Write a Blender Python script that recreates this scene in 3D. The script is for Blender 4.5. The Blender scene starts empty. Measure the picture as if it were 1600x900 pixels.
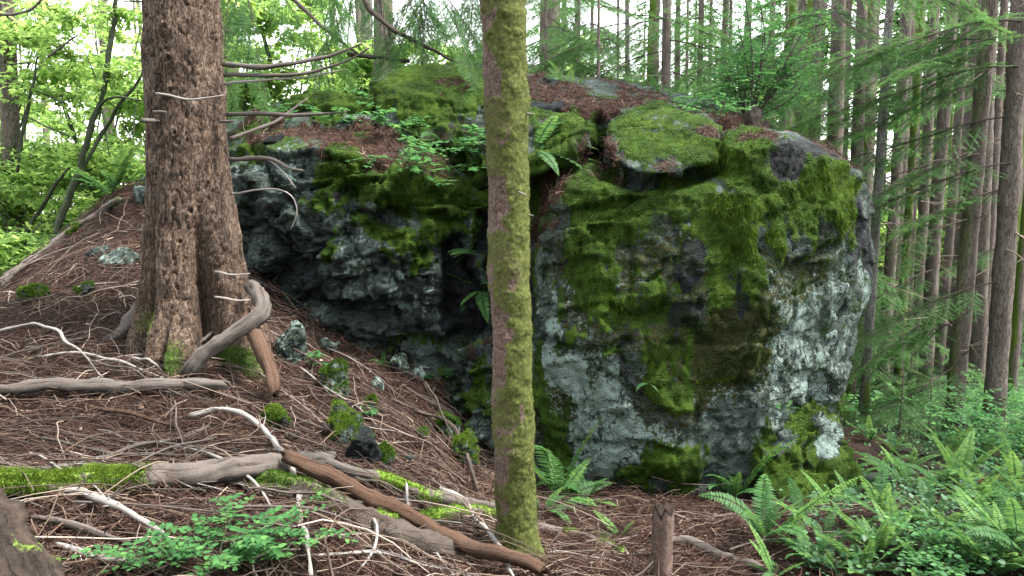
import bpy, bmesh, math, random
import numpy as np
from mathutils import Vector, Matrix, Euler
from mathutils.bvhtree import BVHTree

S = bpy.context.scene
COL = S.collection
R = math.radians
rng = np.random.default_rng(7)
random.seed(7)

# ------------------------------------------------------------------ camera, sky, sun, exposure
EYE = np.array([0.0, 0.0, 2.2])
FPX, W0, H0 = 1232.0, 1600.0, 900.0
PITCH = R(5.7)
FWD = np.array([0, math.cos(PITCH), -math.sin(PITCH)])
UP = np.array([0, math.sin(PITCH), math.cos(PITCH)])
cam_d = bpy.data.cameras.new('camera')
cam = bpy.data.objects.new('camera', cam_d)
COL.objects.link(cam)
cam.location = EYE
cam.rotation_euler = (math.pi / 2 - PITCH, 0, 0)
cam_d.sensor_width = 36.0
cam_d.lens = 36.0 * FPX / W0
cam_d.clip_end = 2000
cam_d.clip_start = 0.05
S.camera = cam

SUN_EL, SUN_AZ = R(62), R(97)      # azimuth measured from +Y towards +X
world = bpy.data.worlds.new('World')
S.world = world
world.use_nodes = True
wn = world.node_tree
bg = wn.nodes['Background']
sky = wn.nodes.new('ShaderNodeTexSky')
sky.sky_type = 'NISHITA'
sky.sun_disc = False
sky.sun_elevation = SUN_EL
sky.sun_rotation = SUN_AZ
sky.air_density = 1.6
sky.dust_density = 1.5
hs = wn.nodes.new('ShaderNodeHueSaturation')
hs.inputs['Saturation'].default_value = 0.22
wn.links.new(sky.outputs[0], hs.inputs['Color'])
wn.links.new(hs.outputs[0], bg.inputs[0])
bg.inputs[1].default_value = 0.12
sun_d = bpy.data.lights.new('sun', 'SUN')
sun_d.energy = 1.5
sun_d.angle = R(10)
sun_d.color = (1.0, 0.95, 0.86)
sun = bpy.data.objects.new('sun', sun_d)
COL.objects.link(sun)
sd = Vector((math.sin(SUN_AZ) * math.cos(SUN_EL), math.cos(SUN_AZ) * math.cos(SUN_EL), math.sin(SUN_EL)))
sun.rotation_euler = sd.to_track_quat('Z', 'Y').to_euler()
S.view_settings.view_transform = 'Standard'
S.view_settings.look = 'None'
S.view_settings.exposure = 3.1
S.view_settings.gamma = 1.0
S.view_settings.use_curve_mapping = False
S.render.engine = 'CYCLES'
S.cycles.use_denoising = True
S.cycles.max_bounces = 6
S.cycles.diffuse_bounces = 4
S.cycles.transmission_bounces = 4
S.cycles.glossy_bounces = 2
S.cycles.transparent_max_bounces = 4
S.cycles.caustics_reflective = False
S.cycles.caustics_refractive = False


# ------------------------------------------------------------------ pixels and points
def P(px, py, Y):
    u, v = (px - 800) / FPX, (450 - py) / FPX
    d = FWD + u * np.array([1, 0, 0]) + v * UP
    return EYE + d * (Y / d[1])


def ray(px, py):
    d = P(px, py, 1.0) - EYE
    return d / np.linalg.norm(d)


def proj(V):
    d = V - EYE
    z = np.maximum(d @ FWD, 1e-3)
    return 800 + FPX * d[:, 0] / z, 450 - FPX * (d @ UP) / z, z


# ------------------------------------------------------------------ noise
def _h(ix, iy, iz, s):
    h = (ix * 374761393 + iy * 668265263 + iz * 1440662683 + s * 974634113) & 0xffffffff
    h = ((h ^ (h >> 13)) * 1274126177) & 0xffffffff
    h = ((h ^ (h >> 15)) * 668265263) & 0xffffffff
    return ((h ^ (h >> 16)) & 0xffffff) / float(0xffffff)


def vnoise(p, s=0):
    i = np.floor(p).astype(np.int64)
    f = p - i
    f = f * f * f * (f * (f * 6 - 15) + 10)
    r = 0
    for a in (0, 1):
        wx = f[:, 0] if a else 1 - f[:, 0]
        for b in (0, 1):
            wy = f[:, 1] if b else 1 - f[:, 1]
            for c in (0, 1):
                wz = f[:, 2] if c else 1 - f[:, 2]
                r = r + wx * wy * wz * _h(i[:, 0] + a, i[:, 1] + b, i[:, 2] + c, s)
    return r * 2 - 1


def fbm(p, freq, octv=4, s=0, gain=0.5):
    r, a = 0, 1.0
    for k in range(octv):
        r = r + a * vnoise(p * freq + 17.3 * k, s + k)
        freq *= 2.03
        a *= gain
    return r


def worley(p, s=0, cheb=False):
    """F1, F2, cell centre, cell integer id"""
    i = np.floor(p).astype(np.int64)
    f1 = np.full(len(p), 9.0)
    f2 = np.full(len(p), 9.0)
    cc = np.zeros_like(p)
    cid = np.zeros(len(p))
    for a in (-1, 0, 1):
        for b in (-1, 0, 1):
            for c in (-1, 0, 1):
                x, y, z = i[:, 0] + a, i[:, 1] + b, i[:, 2] + c
                q = np.stack([x + _h(x, y, z, s), y + _h(x, y, z, s + 1), z + _h(x, y, z, s + 2)], 1)
                d = np.abs(q - p).max(1) * 1.25 if cheb else np.sqrt(((q - p) ** 2).sum(1))
                m = d < f1
                f2 = np.where(m, f1, np.minimum(f2, d))
                f1 = np.where(m, d, f1)
                cc[m] = q[m]
                cid = np.where(m, _h(x, y, z, s + 3), cid)
    return f1, f2, cc, cid


def facets(p, size, tilt, step, s, stretch=(1, 1, 1), cheb=False, rot=None):
    """fractured-rock relief: every cell is a tilted, offset facet"""
    if rot is not None:
        p = p @ np.array(Euler(rot).to_matrix()).T
    q = p / (size * np.array(stretch))
    q = q + (0.12 if cheb else 0.25) * np.stack([vnoise(q * 1.7, s + 40), vnoise(q * 1.7, s + 41), vnoise(q * 1.7, s + 42)], 1)
    f1, f2, cc, cid = worley(q, s, cheb)
    i = (cid * 1e6).astype(np.int64)
    t = np.stack([_h(i, i * 0, i * 0 + 5, s + 7), _h(i, i * 0 + 1, i * 0 + 5, s + 8), _h(i, i * 0 + 2, i * 0 + 5, s + 9)], 1) - 0.5
    d = ((q - cc) * t).sum(1) * 2 * tilt * size + (cid - 0.5) * step
    edge = np.clip((f2 - f1) / 0.12, 0, 1)
    return d, edge


def sstep(a, b, x):
    t = np.clip((x - a) / (b - a), 0, 1)
    return t * t * (3 - 2 * t)


# ------------------------------------------------------------------ mesh helpers
def mk(name, V, Fs, mats, parent=None, origin=None, smooth=True, mi=None, attrs=None, data_only=False):
    V = np.asarray(V, dtype=np.float64)
    if not isinstance(Fs, (list, tuple)):
        Fs = [Fs]
    Fs = [np.asarray(f, dtype=np.int32) for f in Fs if len(f)]
    if origin is not None:
        V = V - np.asarray(origin)
    me = bpy.data.meshes.new(name)
    me.vertices.add(len(V))
    me.vertices.foreach_set('co', V.astype(np.float32).ravel())
    nl = sum(f.size for f in Fs)
    npoly = sum(len(f) for f in Fs)
    me.loops.add(nl)
    me.loops.foreach_set('vertex_index', np.concatenate([f.ravel() for f in Fs]))
    me.polygons.add(npoly)
    tot = np.concatenate([np.full(len(f), f.shape[1]) for f in Fs])
    st = np.concatenate([[0], np.cumsum(tot)[:-1]])
    me.polygons.foreach_set('loop_start', st.astype(np.int32))
    if smooth:
        me.polygons.foreach_set('use_smooth', np.ones(npoly, bool))
    if mi is not None:
        me.polygons.foreach_set('material_index', np.asarray(mi, np.int32))
    for m in (mats if isinstance(mats, (list, tuple)) else [mats]):
        me.materials.append(m)
    if attrs:
        for k, a in attrs.items():
            at = me.attributes.new(k, 'FLOAT', 'POINT')
            at.data.foreach_set('value', np.asarray(a, np.float32))
    me.update(calc_edges=True)
    if data_only:
        return me
    o = bpy.data.objects.new(name, me)
    COL.objects.link(o)
    if parent is not None:
        o.parent = parent
    elif origin is not None:
        o.location = origin
    return o


def tag(o, label=None, cat=None, group=None, kind=None):
    if label:
        o['label'] = label
    if cat:
        o['category'] = cat
    if group:
        o['group'] = group
    if kind:
        o['kind'] = kind
    return o


def empty(name, loc, label=None, cat=None, group=None):
    o = bpy.data.objects.new(name, None)
    COL.objects.link(o)
    o.location = loc
    o.empty_display_size = 0.1
    return tag(o, label, cat, group)


def inst(name, me, parent, M):
    o = bpy.data.objects.new(name, me)
    COL.objects.link(o)
    o.parent = parent
    o.matrix_basis = M
    if name in ('leaf_spray', 'bough', 'crown'):
        o['kind'] = 'stuff'
    return o


class MB:
    def __init__(s):
        s.V, s.F, s.A, s.M, s.n = [], {}, [], {}, 0

    def add(s, V, F, a=0.5, m=0):
        V = np.asarray(V)
        F = np.asarray(F, np.int64)
        s.V.append(V)
        k = F.shape[1]
        s.F.setdefault(k, []).append(F + s.n)
        s.M.setdefault(k, []).append(np.full(len(F), m))
        s.A.append(np.full(len(V), a) if np.isscalar(a) else a)
        s.n += len(V)

    def out(s):
        ks = sorted(s.F)
        return (np.concatenate(s.V), [np.concatenate(s.F[k]) for k in ks],
                np.concatenate([np.concatenate(s.M[k]) for k in ks]), np.concatenate(s.A))

    def mk(s, name, mats, parent=None, origin=None, smooth=True, data_only=False):
        V, Fs, mi, A = s.out()
        return mk(name, V, Fs, mats, parent, origin, smooth, mi, {'rnd': A}, data_only)


def resample(pts, n, rad=None):
    """smooth polyline through pts with n points (Catmull-Rom)"""
    pts = np.asarray(pts, float)
    k = len(pts)
    if k == 2:
        t = np.linspace(0, 1, n)[:, None]
        o = pts[0] * (1 - t) + pts[1] * t
    else:
        d = np.concatenate([[0], np.cumsum(np.linalg.norm(np.diff(pts, axis=0), axis=1))])
        t = np.linspace(0, d[-1], n)
        ext = np.vstack([2 * pts[0] - pts[1], pts, 2 * pts[-1] - pts[-2]])
        i = np.clip(np.searchsorted(d, t, side='right') - 1, 0, k - 2)
        f = ((t - d[i]) / np.maximum(d[i + 1] - d[i], 1e-9))[:, None]
        p0, p1, p2, p3 = ext[i], ext[i + 1], ext[i + 2], ext[i + 3]
        o = 0.5 * (2 * p1 + (p2 - p0) * f + (2 * p0 - 5 * p1 + 4 * p2 - p3) * f ** 2 + (3 * p1 - p0 - 3 * p2 + p3) * f ** 3)
    if rad is None:
        return o
    rad = np.asarray(rad, float)
    r = np.interp(np.linspace(0, 1, n), np.linspace(0, 1, len(rad)), rad)
    return o, r


def tube(pts, rad, sides=8, cap=True):
    pts = np.asarray(pts, float)
    n = len(pts)
    rad = np.full(n, rad) if np.isscalar(rad) else np.asarray(rad)
    T = np.gradient(pts, axis=0)
    T /= np.maximum(np.linalg.norm(T, axis=1, keepdims=True), 1e-9)
    ref = np.array([1.0, 0, 0]) if abs(T[:, 0]).mean() < 0.7 else np.array([0, 0, 1.0])
    B = np.cross(T, ref)
    B /= np.linalg.norm(B, axis=1, keepdims=True)
    C = np.cross(B, T)
    a = np.linspace(0, 2 * np.pi, sides, endpoint=False)
    V = pts[:, None] + rad[:, None, None] * (np.cos(a)[None, :, None] * C[:, None] + np.sin(a)[None, :, None] * B[:, None])
    V = V.reshape(-1, 3)
    i = np.arange(n - 1)[:, None] * sides
    j = np.arange(sides)[None]
    j2 = (j + 1) % sides
    F = np.stack([i + j, i + j2, i + sides + j2, i + sides + j], -1).reshape(-1, 4)
    return V, F


def tubecaps(n, sides):
    """fan-free caps as n-gons"""
    return [np.arange(sides)[::-1][None], ((n - 1) * sides + np.arange(sides))[None]]


def normals(V, F):
    a, b, c = V[F[:, 0]], V[F[:, 1]], V[F[:, 2]]
    n = np.cross(b - a, c - a)
    if F.shape[1] == 4:
        n = np.cross(V[F[:, 2]] - V[F[:, 0]], V[F[:, 3]] - V[F[:, 1]])
    N = np.zeros_like(V)
    for k in range(F.shape[1]):
        for ax in range(3):
            N[:, ax] += np.bincount(F[:, k], n[:, ax], len(V))
    return N / np.maximum(np.linalg.norm(N, axis=1, keepdims=True), 1e-12)


def unit(v):
    return v / np.maximum(np.linalg.norm(v, axis=-1, keepdims=True), 1e-9)


def sample_surf(V, F, w, n, g=rng):
    """n points on the surface with vertex weights w -> pos, normal, weight"""
    if F.shape[1] == 4:
        F = np.concatenate([F[:, :3], F[:, [0, 2, 3]]])
    a, b, c = V[F[:, 0]], V[F[:, 1]], V[F[:, 2]]
    nn = np.cross(b - a, c - a)
    ar = np.linalg.norm(nn, axis=1)
    p = ar * w[F].mean(1)
    if p.sum() <= 0:
        return np.zeros((0, 3)), np.zeros((0, 3)), np.zeros(0)
    idx = g.choice(len(F), n, p=p / p.sum())
    u, v = g.random(n), g.random(n)
    m = u + v > 1
    u[m], v[m] = 1 - u[m], 1 - v[m]
    q = a[idx] + (b - a)[idx] * u[:, None] + (c - a)[idx] * v[:, None]
    return q, nn[idx] / np.maximum(ar[idx, None], 1e-12), w[F[idx]].mean(1)


def blades(pos, d, length, width, g=rng):
    """one thin triangle per point, base at pos, pointing along d"""
    n = len(pos)
    d = unit(d)
    s = unit(np.cross(d, g.normal(size=(n, 3))))
    L = length[:, None] if not np.isscalar(length) else length
    w = width[:, None] if not np.isscalar(width) else width
    V = np.stack([pos - s * w / 2, pos + s * w / 2, pos + d * L], 1).reshape(-1, 3)
    return V, np.arange(3 * n).reshape(-1, 3)


def strips(p0, p1, p2, width, g=rng):
    """bent thin strips of two quads (crossed to the line of sight at random)"""
    n = len(p0)
    s = unit(np.cross(p2 - p0, g.normal(size=(n, 3)))) * (width[:, None] / 2)
    V = np.stack([p0 - s, p0 + s, p1 - s, p1 + s, p2 - s * .5, p2 + s * .5], 1).reshape(-1, 3)
    b = np.arange(n)[:, None] * 6
    F = np.concatenate([b + np.array([[0, 1, 3, 2]]), b + np.array([[2, 3, 5, 4]])])
    return V, F


def leaves(pos, d, nrm, L, Wd, fold=0.25):
    """folded leaf of two quads: pos base, d along, nrm up"""
    n = len(pos)
    d = unit(d)
    s = unit(np.cross(d, nrm))
    u = np.cross(s, d)
    L = np.broadcast_to(L, n)[:, None]
    w = np.broadcast_to(Wd, n)[:, None] / 2
    f = fold
    V = np.stack([pos,
                  pos + d * L * .28 - s * w * .92 + u * w * f,
                  pos + d * L * .66 - s * w * .78 + u * w * f,
                  pos + d * L - u * w * .3,
                  pos + d * L * .66 + s * w * .78 + u * w * f,
                  pos + d * L * .28 + s * w * .92 + u * w * f], 1).reshape(-1, 3)
    b = np.arange(n)[:, None] * 6
    F = np.concatenate([b + np.array([[0, 3, 2, 1]]), b + np.array([[0, 5, 4, 3]])])
    return V, F


def maple(pos, d, nrm, L):
    """palmate leaf: three pointed lobes"""
    n = len(pos)
    d = unit(d)
    s = unit(np.cross(d, nrm))
    u = np.cross(s, d)
    L = np.broadcast_to(L, n)[:, None]
    out = [(0, 0, 0), (.05, -.55, .02), (.45, -.62, -.05), (.42, -.2, .06), (1, 0, -.08), (.42, .2, .06), (.45, .62, -.05), (.05, .55, .02)]
    V = np.stack([pos + d * L * a + s * L * b + u * L * c for a, b, c in out], 1).reshape(-1, 3)
    b = np.arange(n)[:, None] * 8
    F = np.concatenate([b + np.array([[0, 3, 2, 1]]), b + np.array([[0, 5, 4, 3]]), b + np.array([[0, 7, 6, 5]])])
    return V, F


# ------------------------------------------------------------------ materials
class NT:
    def __init__(s, name):
        s.m = bpy.data.materials.new(name)
        s.m.use_nodes = True
        s.t = s.m.node_tree
        s.t.nodes.clear()
        s.o = s.t.nodes.new('ShaderNodeOutputMaterial')

    def n(s, typ, **kw):
        d = s.t.nodes.new('ShaderNode' + typ)
        for k, v in kw.items():
            if k.startswith('i_'):
                s.set(d.inputs[int(k[2:]) if k[2:].isdigit() else k[2:].replace('_', ' ')], v)
            else:
                setattr(d, k, v)
        return d

    def set(s, inp, v):
        if hasattr(v, 'is_output') or isinstance(v, bpy.types.NodeSocket):
            s.t.links.new(v, inp)
        else:
            inp.default_value = v

    def attr(s, name):
        return s.n('Attribute', attribute_name=name).outputs['Fac']

    def noise(s, scale, detail=4, rough=.55, vec=None, dist=0.0):
        d = s.n('TexNoise')
        d.inputs['Scale'].default_value = scale
        d.inputs['Detail'].default_value = detail
        d.inputs['Roughness'].default_value = rough
        d.inputs['Distortion'].default_value = dist
        s.t.links.new(vec or s.pos(), d.inputs['Vector'])
        return d.outputs['Fac']

    def pos(s):
        if not hasattr(s, '_p'):
            s._p = s.n('NewGeometry').outputs['Position']
        return s._p

    def obj(s):
        return s.n('TexCoord').outputs['Object']

    def stretch(s, v, sc):
        d = s.n('Mapping')
        s.t.links.new(v, d.inputs['Vector'])
        d.inputs['Scale'].default_value = sc
        return d.outputs[0]

    def vor(s, vec, scale, warp=.0, wscale=4.0, feature='DISTANCE_TO_EDGE', out='Distance'):
        if warp:
            nz = s.n('TexNoise')
            nz.inputs['Scale'].default_value = wscale
            nz.inputs['Detail'].default_value = 3
            s.t.links.new(vec, nz.inputs['Vector'])
            a = s.n('VectorMath', operation='MULTIPLY_ADD')
            s.t.links.new(nz.outputs['Color'], a.inputs[0])
            a.inputs[1].default_value = (warp, warp, warp)
            s.t.links.new(vec, a.inputs[2])
            vec = a.outputs[0]
        d = s.n('TexVoronoi', feature=feature)
        d.inputs['Scale'].default_value = scale
        s.t.links.new(vec, d.inputs['Vector'])
        return d.outputs[out]

    def ramp(s, fac, stops):
        d = s.n('ValToRGB')
        e = d.color_ramp.elements
        while len(e) < len(stops):
            e.new(0.5)
        for k, (p, c) in enumerate(stops):
            e[k].position = p
            e[k].color = (*c, 1) if len(c) == 3 else c
        s.set(d.inputs[0], fac)
        return d.outputs[0]

    def math(s, op, a, b=0.0, c=0.0):
        d = s.n('Math', operation=op)
        s.set(d.inputs[0], a)
        s.set(d.inputs[1], b)
        s.set(d.inputs[2], c)
        return d.outputs[0]

    def mr(s, v, a, b, c=0.0, e=1.0):
        d = s.n('MapRange', interpolation_type='SMOOTHSTEP')
        s.set(d.inputs[0], v)
        for k, x in enumerate((a, b, c, e)):
            s.set(d.inputs[k + 1], x)
        return d.outputs[0]

    def mix(s, f, a, b):
        d = s.n('Mix', data_type='RGBA')
        s.set(d.inputs[0], f)
        s.set(d.inputs[6], a if not isinstance(a, tuple) else (*a, 1))
        s.set(d.inputs[7], b if not isinstance(b, tuple) else (*b, 1))
        return d.outputs[2]

    def bump(s, h, strength=.5, dist=.02):
        d = s.n('Bump')
        d.inputs['Strength'].default_value = strength
        d.inputs['Distance'].default_value = dist
        s.set(d.inputs['Height'], h)
        return d.outputs[0]

    def principled(s, col, rough=.8, normal=None, spec=.3):
        d = s.n('BsdfPrincipled')
        s.set(d.inputs['Base Color'], col if not isinstance(col, tuple) else (*col, 1))
        s.set(d.inputs['Roughness'], rough)
        d.inputs['Specular IOR Level'].default_value = spec
        if normal is not None:
            s.set(d.inputs['Normal'], normal)
        s.t.links.new(d.outputs[0], s.o.inputs[0])
        return s.m

    def leaf(s, col, transl=.45, tcol=None, rough=.5, gloss=.06):
        a = s.n('BsdfDiffuse')
        s.set(a.inputs[0], col)
        b = s.n('BsdfTranslucent')
        s.set(b.inputs[0], tcol or col)
        m = s.n('MixShader')
        m.inputs[0].default_value = transl
        s.t.links.new(a.outputs[0], m.inputs[1])
        s.t.links.new(b.outputs[0], m.inputs[2])
        g = s.n('BsdfGlossy')
        g.inputs['Roughness'].default_value = rough
        g.inputs[0].default_value = (.8, .85, .8, 1)
        m2 = s.n('MixShader')
        m2.inputs[0].default_value = gloss
        s.t.links.new(m.outputs[0], m2.inputs[1])
        s.t.links.new(g.outputs[0], m2.inputs[2])
        s.t.links.new(m2.outputs[0], s.o.inputs[0])
        return s.m


def leafmat(name, stops, transl=.45, gloss=.05, tboost=1.5):
    t = NT(name)
    c = t.ramp(t.attr('rnd'), stops)
    br = t.n('HueSaturation')
    br.inputs['Value'].default_value = tboost
    br.inputs['Hue'].default_value = .485
    t.set(br.inputs['Color'], c)
    return t.leaf(c, transl, br.outputs[0], rough=.55, gloss=gloss * .3)


M = {}
M['maple'] = leafmat('maple_leaf', [(0, (.065, .135, .03)), (.5, (.12, .21, .05)), (1, (.20, .29, .08))], .6, .04, 2.3)
M['fern'] = leafmat('fern_leaf', [(0, (.020, .062, .018)), (.5, (.042, .115, .030)), (1, (.115, .215, .045))], .38, .05, 1.5)
M['needle'] = leafmat('hemlock_needle', [(0, (.026, .068, .022)), (.5, (.046, .115, .035)), (1, (.085, .17, .045))], .45, .03, 1.7)
M['cover'] = leafmat('ground_cover_leaf', [(0, (.015, .045, .025)), (.5, (.035, .095, .04)), (1, (.08, .17, .05))], .3, .08)
M['bright'] = leafmat('berry_leaf', [(0, (.025, .085, .028)), (.5, (.046, .14, .042)), (1, (.105, .23, .06))], .42, .04, 1.7)
M['moss_fuzz'] = leafmat('moss_fuzz', [(0, (.011, .026, .004)), (.45, (.036, .080, .008)), (.8, (.078, .148, .013)), (1, (.15, .22, .025))], .3, .02, 1.2)
M['deadfern'] = leafmat('dead_frond', [(0, (.12, .06, .03)), (1, (.22, .12, .06))], .3, .02)


def m_litter():
    t = NT('litter_strands')
    c = t.ramp(t.attr('rnd'), [(0, (.018, .009, .007)), (.35, (.046, .023, .016)), (.7, (.088, .052, .038)), (.9, (.18, .13, .097)), (1, (.33, .26, .205))])
    return t.principled(c, .8, None, .2)


M['litter'] = m_litter()


def m_ground():
    t = NT('forest_floor')
    a = t.noise(2.2, 6, .65)
    b = t.noise(38, 6, .75)
    v = t.math('ADD', t.math('MULTIPLY', a, .5), t.math('MULTIPLY', b, .5))
    c = t.ramp(v, [(.32, (.006, .004, .003)), (.47, (.020, .011, .008)), (.58, (.044, .024, .017)), (.72, (.085, .05, .037))])
    green = t.mr(t.math('ADD', t.attr('green'), t.math('MULTIPLY', t.math('SUBTRACT', b, .5), .9)), .35, .65)
    g = t.ramp(b, [(.3, (.012, .028, .012)), (.6, (.045, .085, .03)), (.8, (.09, .13, .04))])
    c = t.mix(green, c, g)
    st = t.noise(60, 5, .8)
    return t.principled(c, .9, t.bump(st, .9, .05), .15)


M['ground'] = m_ground()


def m_rock(name='boulder_rock', moss_on=True):
    t = NT(name)
    n1 = t.noise(3.5, 8, .6)
    n2 = t.noise(26, 8, .7)
    n3 = t.noise(90, 4, .7)
    streak = t.noise(1.0, 6, .65, t.stretch(t.pos(), (11, 11, 2.2)))
    off = t.n('VectorMath', operation='ADD')
    t.set(off.inputs[0], t.pos())
    off.inputs[1].default_value = (3.7, 1.9, 8.3)
    n4 = t.noise(30, 7, .72, off.outputs[0])
    hang = t.noise(1.0, 5, .65, t.stretch(off.outputs[0], (26, 26, 7)))
    v = t.math('ADD', t.math('MULTIPLY', n1, .45), t.math('MULTIPLY', n2, .55))
    c = t.ramp(v, [(.28, (.014, .020, .018)), (.45, (.046, .062, .055)), (.6, (.092, .118, .107)), (.78, (.19, .225, .21))])
    rp = t.stretch(t.pos(), (1, 1, 1.35))
    cell = t.n('SeparateColor')
    t.set(cell.inputs[0], t.vor(rp, 4.2, .5, 3.5, 'F1', 'Color'))
    cell2 = t.n('SeparateColor')
    t.set(cell2.inputs[0], t.vor(rp, 13, .2, 7, 'F1', 'Color'))
    e1 = t.math('MAXIMUM', t.mr(t.vor(rp, 4.2, .5, 3.5), .0, .03), t.mr(t.noise(2.3, 3, .5), .46, .54))
    e2 = t.math('MAXIMUM', t.mr(t.vor(rp, 13, .2, 7), .0, .07), t.mr(t.noise(4.1, 3, .5, off.outputs[0]), .46, .54))
    br = t.math('ADD', .45, t.math('ADD', t.math('MULTIPLY', cell.outputs[0], .75), t.math('MULTIPLY', cell2.outputs[0], .4)))
    mu = t.n('VectorMath', operation='SCALE')
    t.set(mu.inputs[0], c)
    t.set(mu.inputs['Scale'], br)
    ck = t.math('MULTIPLY', t.math('ADD', .12, t.math('MULTIPLY', e1, .88)), t.math('ADD', .35, t.math('MULTIPLY', e2, .65)))
    mu2 = t.n('VectorMath', operation='SCALE')
    t.set(mu2.inputs[0], mu.outputs[0])
    t.set(mu2.inputs['Scale'], ck)
    c = mu2.outputs[0]
    # pale lichen crust
    ln = t.math('ADD', t.math('ADD', t.math('MULTIPLY', t.math('SUBTRACT', n2, .5), 1.5), t.math('MULTIPLY', t.math('SUBTRACT', n1, .5), 1.2)), t.math('MULTIPLY', t.math('SUBTRACT', streak, .5), 2.2))
    lm = t.mr(t.math('ADD', t.attr('lichen'), ln), .44, .60)
    lm = t.math('MULTIPLY', lm, t.math('MULTIPLY', t.math('ADD', .1, t.math('MULTIPLY', e1, .9)), t.math('ADD', .5, t.math('MULTIPLY', e2, .5))))
    lc = t.ramp(n3, [(.3, (.11, .155, .14)), (.55, (.225, .295, .268)), (.8, (.38, .455, .425))])
    c = t.mix(lm, c, lc)
    # dull brown moss film
    dm = t.mr(t.math('ADD', t.attr('dull'), t.math('MULTIPLY', t.math('SUBTRACT', n4, .5), 1.9)), .42, .62)
    dc = t.ramp(n3, [(.3, (.018, .020, .007)), (.55, (.045, .047, .016)), (.8, (.085, .08, .03))])
    c = t.mix(dm, c, dc)
    # black wet rock, and shade painted into the boulder's recesses
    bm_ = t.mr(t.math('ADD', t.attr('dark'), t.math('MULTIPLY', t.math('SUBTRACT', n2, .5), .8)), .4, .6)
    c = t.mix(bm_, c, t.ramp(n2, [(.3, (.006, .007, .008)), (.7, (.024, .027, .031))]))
    # needle litter
    tm = t.mr(t.math('ADD', t.attr('litter'), t.math('MULTIPLY', t.math('SUBTRACT', n2, .5), .8)), .4, .58)
    c = t.mix(tm, c, t.ramp(n3, [(.3, (.03, .017, .013)), (.55, (.085, .048, .035)), (.8, (.15, .095, .07))]))
    # moss
    mm = t.mr(t.math('ADD', t.attr('moss'), t.math('ADD', t.math('MULTIPLY', t.math('SUBTRACT', n4, .5), 1.2), t.math('MULTIPLY', t.math('SUBTRACT', hang, .5), 1.5))), .40, .56)
    mv = t.math('ADD', t.math('MULTIPLY', t.noise(5, 4), .5), t.math('MULTIPLY', n3, .5))
    mc = t.ramp(mv, [(.3, (.008, .018, .003)), (.46, (.026, .056, .006)), (.62, (.060, .110, .011)), (.78, (.12, .175, .022))])
    c = t.mix(mm, c, mc)
    h = t.math('ADD', t.math('MULTIPLY', n2, .7), t.math('MULTIPLY', n3, .5))
    h = t.math('ADD', h, t.math('ADD', t.math('ADD', t.math('MULTIPLY', e1, .5), t.math('MULTIPLY', e2, .25)), t.math('ADD', t.math('MULTIPLY', cell.outputs[1], .4), t.math('MULTIPLY', cell2.outputs[1], .2))))
    rough = t.math('SUBTRACT', .82, t.math('MULTIPLY', bm_, .25))
    return t.principled(c, rough, t.bump(h, 1.0, .05), .12)


M['rock'] = m_rock()


def m_bark(name, stops, scale=(40, 40, 9), green=(.05, .08, .02), bstr=.9, crack=(.03, .021, .017), use_disp=False, grain=False, vscale=(42, 42, 11)):
    t = NT(name)
    if grain:                                   # wood grain running along the piece
        cv = t.n('CombineXYZ')
        for k, nm in enumerate(('ca', 'sa', 'sl')):
            t.set(cv.inputs[k], t.attr(nm))
        src = cv.outputs[0]
    else:
        src = t.obj()
    p = t.stretch(src, scale)
    n = t.noise(1.0, 7, .7, p, .6)
    f = t.noise(70, 5, .75, t.obj())
    big = t.noise(3.0, 3, .5, t.obj())
    v = t.math('ADD', t.math('MULTIPLY', n, .5), t.math('ADD', t.math('MULTIPLY', f, .3), t.math('MULTIPLY', big, .2)))
    c = t.ramp(v, stops)
    hgt = v
    if use_disp:
        c = t.mix(t.mr(t.attr('crack'), .0, .5), crack, c)
        fa = t.noise(1.0, 5, .6, t.stretch(src, vscale), .9)
        fb = t.noise(1.0, 4, .6, t.stretch(src, (vscale[0] * .8, vscale[1] * .8, vscale[2] * 2.6)), .8)
        la = t.mr(t.math('ABSOLUTE', t.math('SUBTRACT', fa, .5)), .0, .055)
        lb = t.mr(t.math('ABSOLUTE', t.math('SUBTRACT', fb, .5)), .0, .03)
        ln_ = t.math('MULTIPLY', la, t.math('ADD', .55, t.math('MULTIPLY', lb, .45)))
        c = t.mix(t.math('ADD', .25, t.math('MULTIPLY', ln_, .75)), crack, c)
        hgt = t.math('ADD', t.math('MULTIPLY', v, .5), t.math('MULTIPLY', ln_, .8))
    elif grain:
        cr = t.mr(n, .34, .46)
        c = t.mix(cr, crack, c)
    else:
        ng = t.noise(1.0, 4, .6, t.stretch(src, tuple(x * .8 for x in scale)), 1.2)
        rd = t.math('ABSOLUTE', t.math('SUBTRACT', ng, .5))
        cr = t.mr(rd, .0, .06)
        c = t.mix(t.math('MULTIPLY', t.math('SUBTRACT', 1.0, cr), .65), c, crack)
        hgt = t.math('ADD', v, t.math('MULTIPLY', cr, .4))
    mm = t.mr(t.math('ADD', t.attr('moss'), t.math('MULTIPLY', t.math('SUBTRACT', f, .5), 1.4)), .40, .62)
    g2 = tuple(min(1, x * 2.0) for x in green)
    g0 = tuple(x * .4 for x in green)
    c = t.mix(mm, c, t.ramp(f, [(.3, g0), (.5, green), (.75, g2)]))
    return t.principled(c, .88, t.bump(hgt, bstr, .015), .12)


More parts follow.
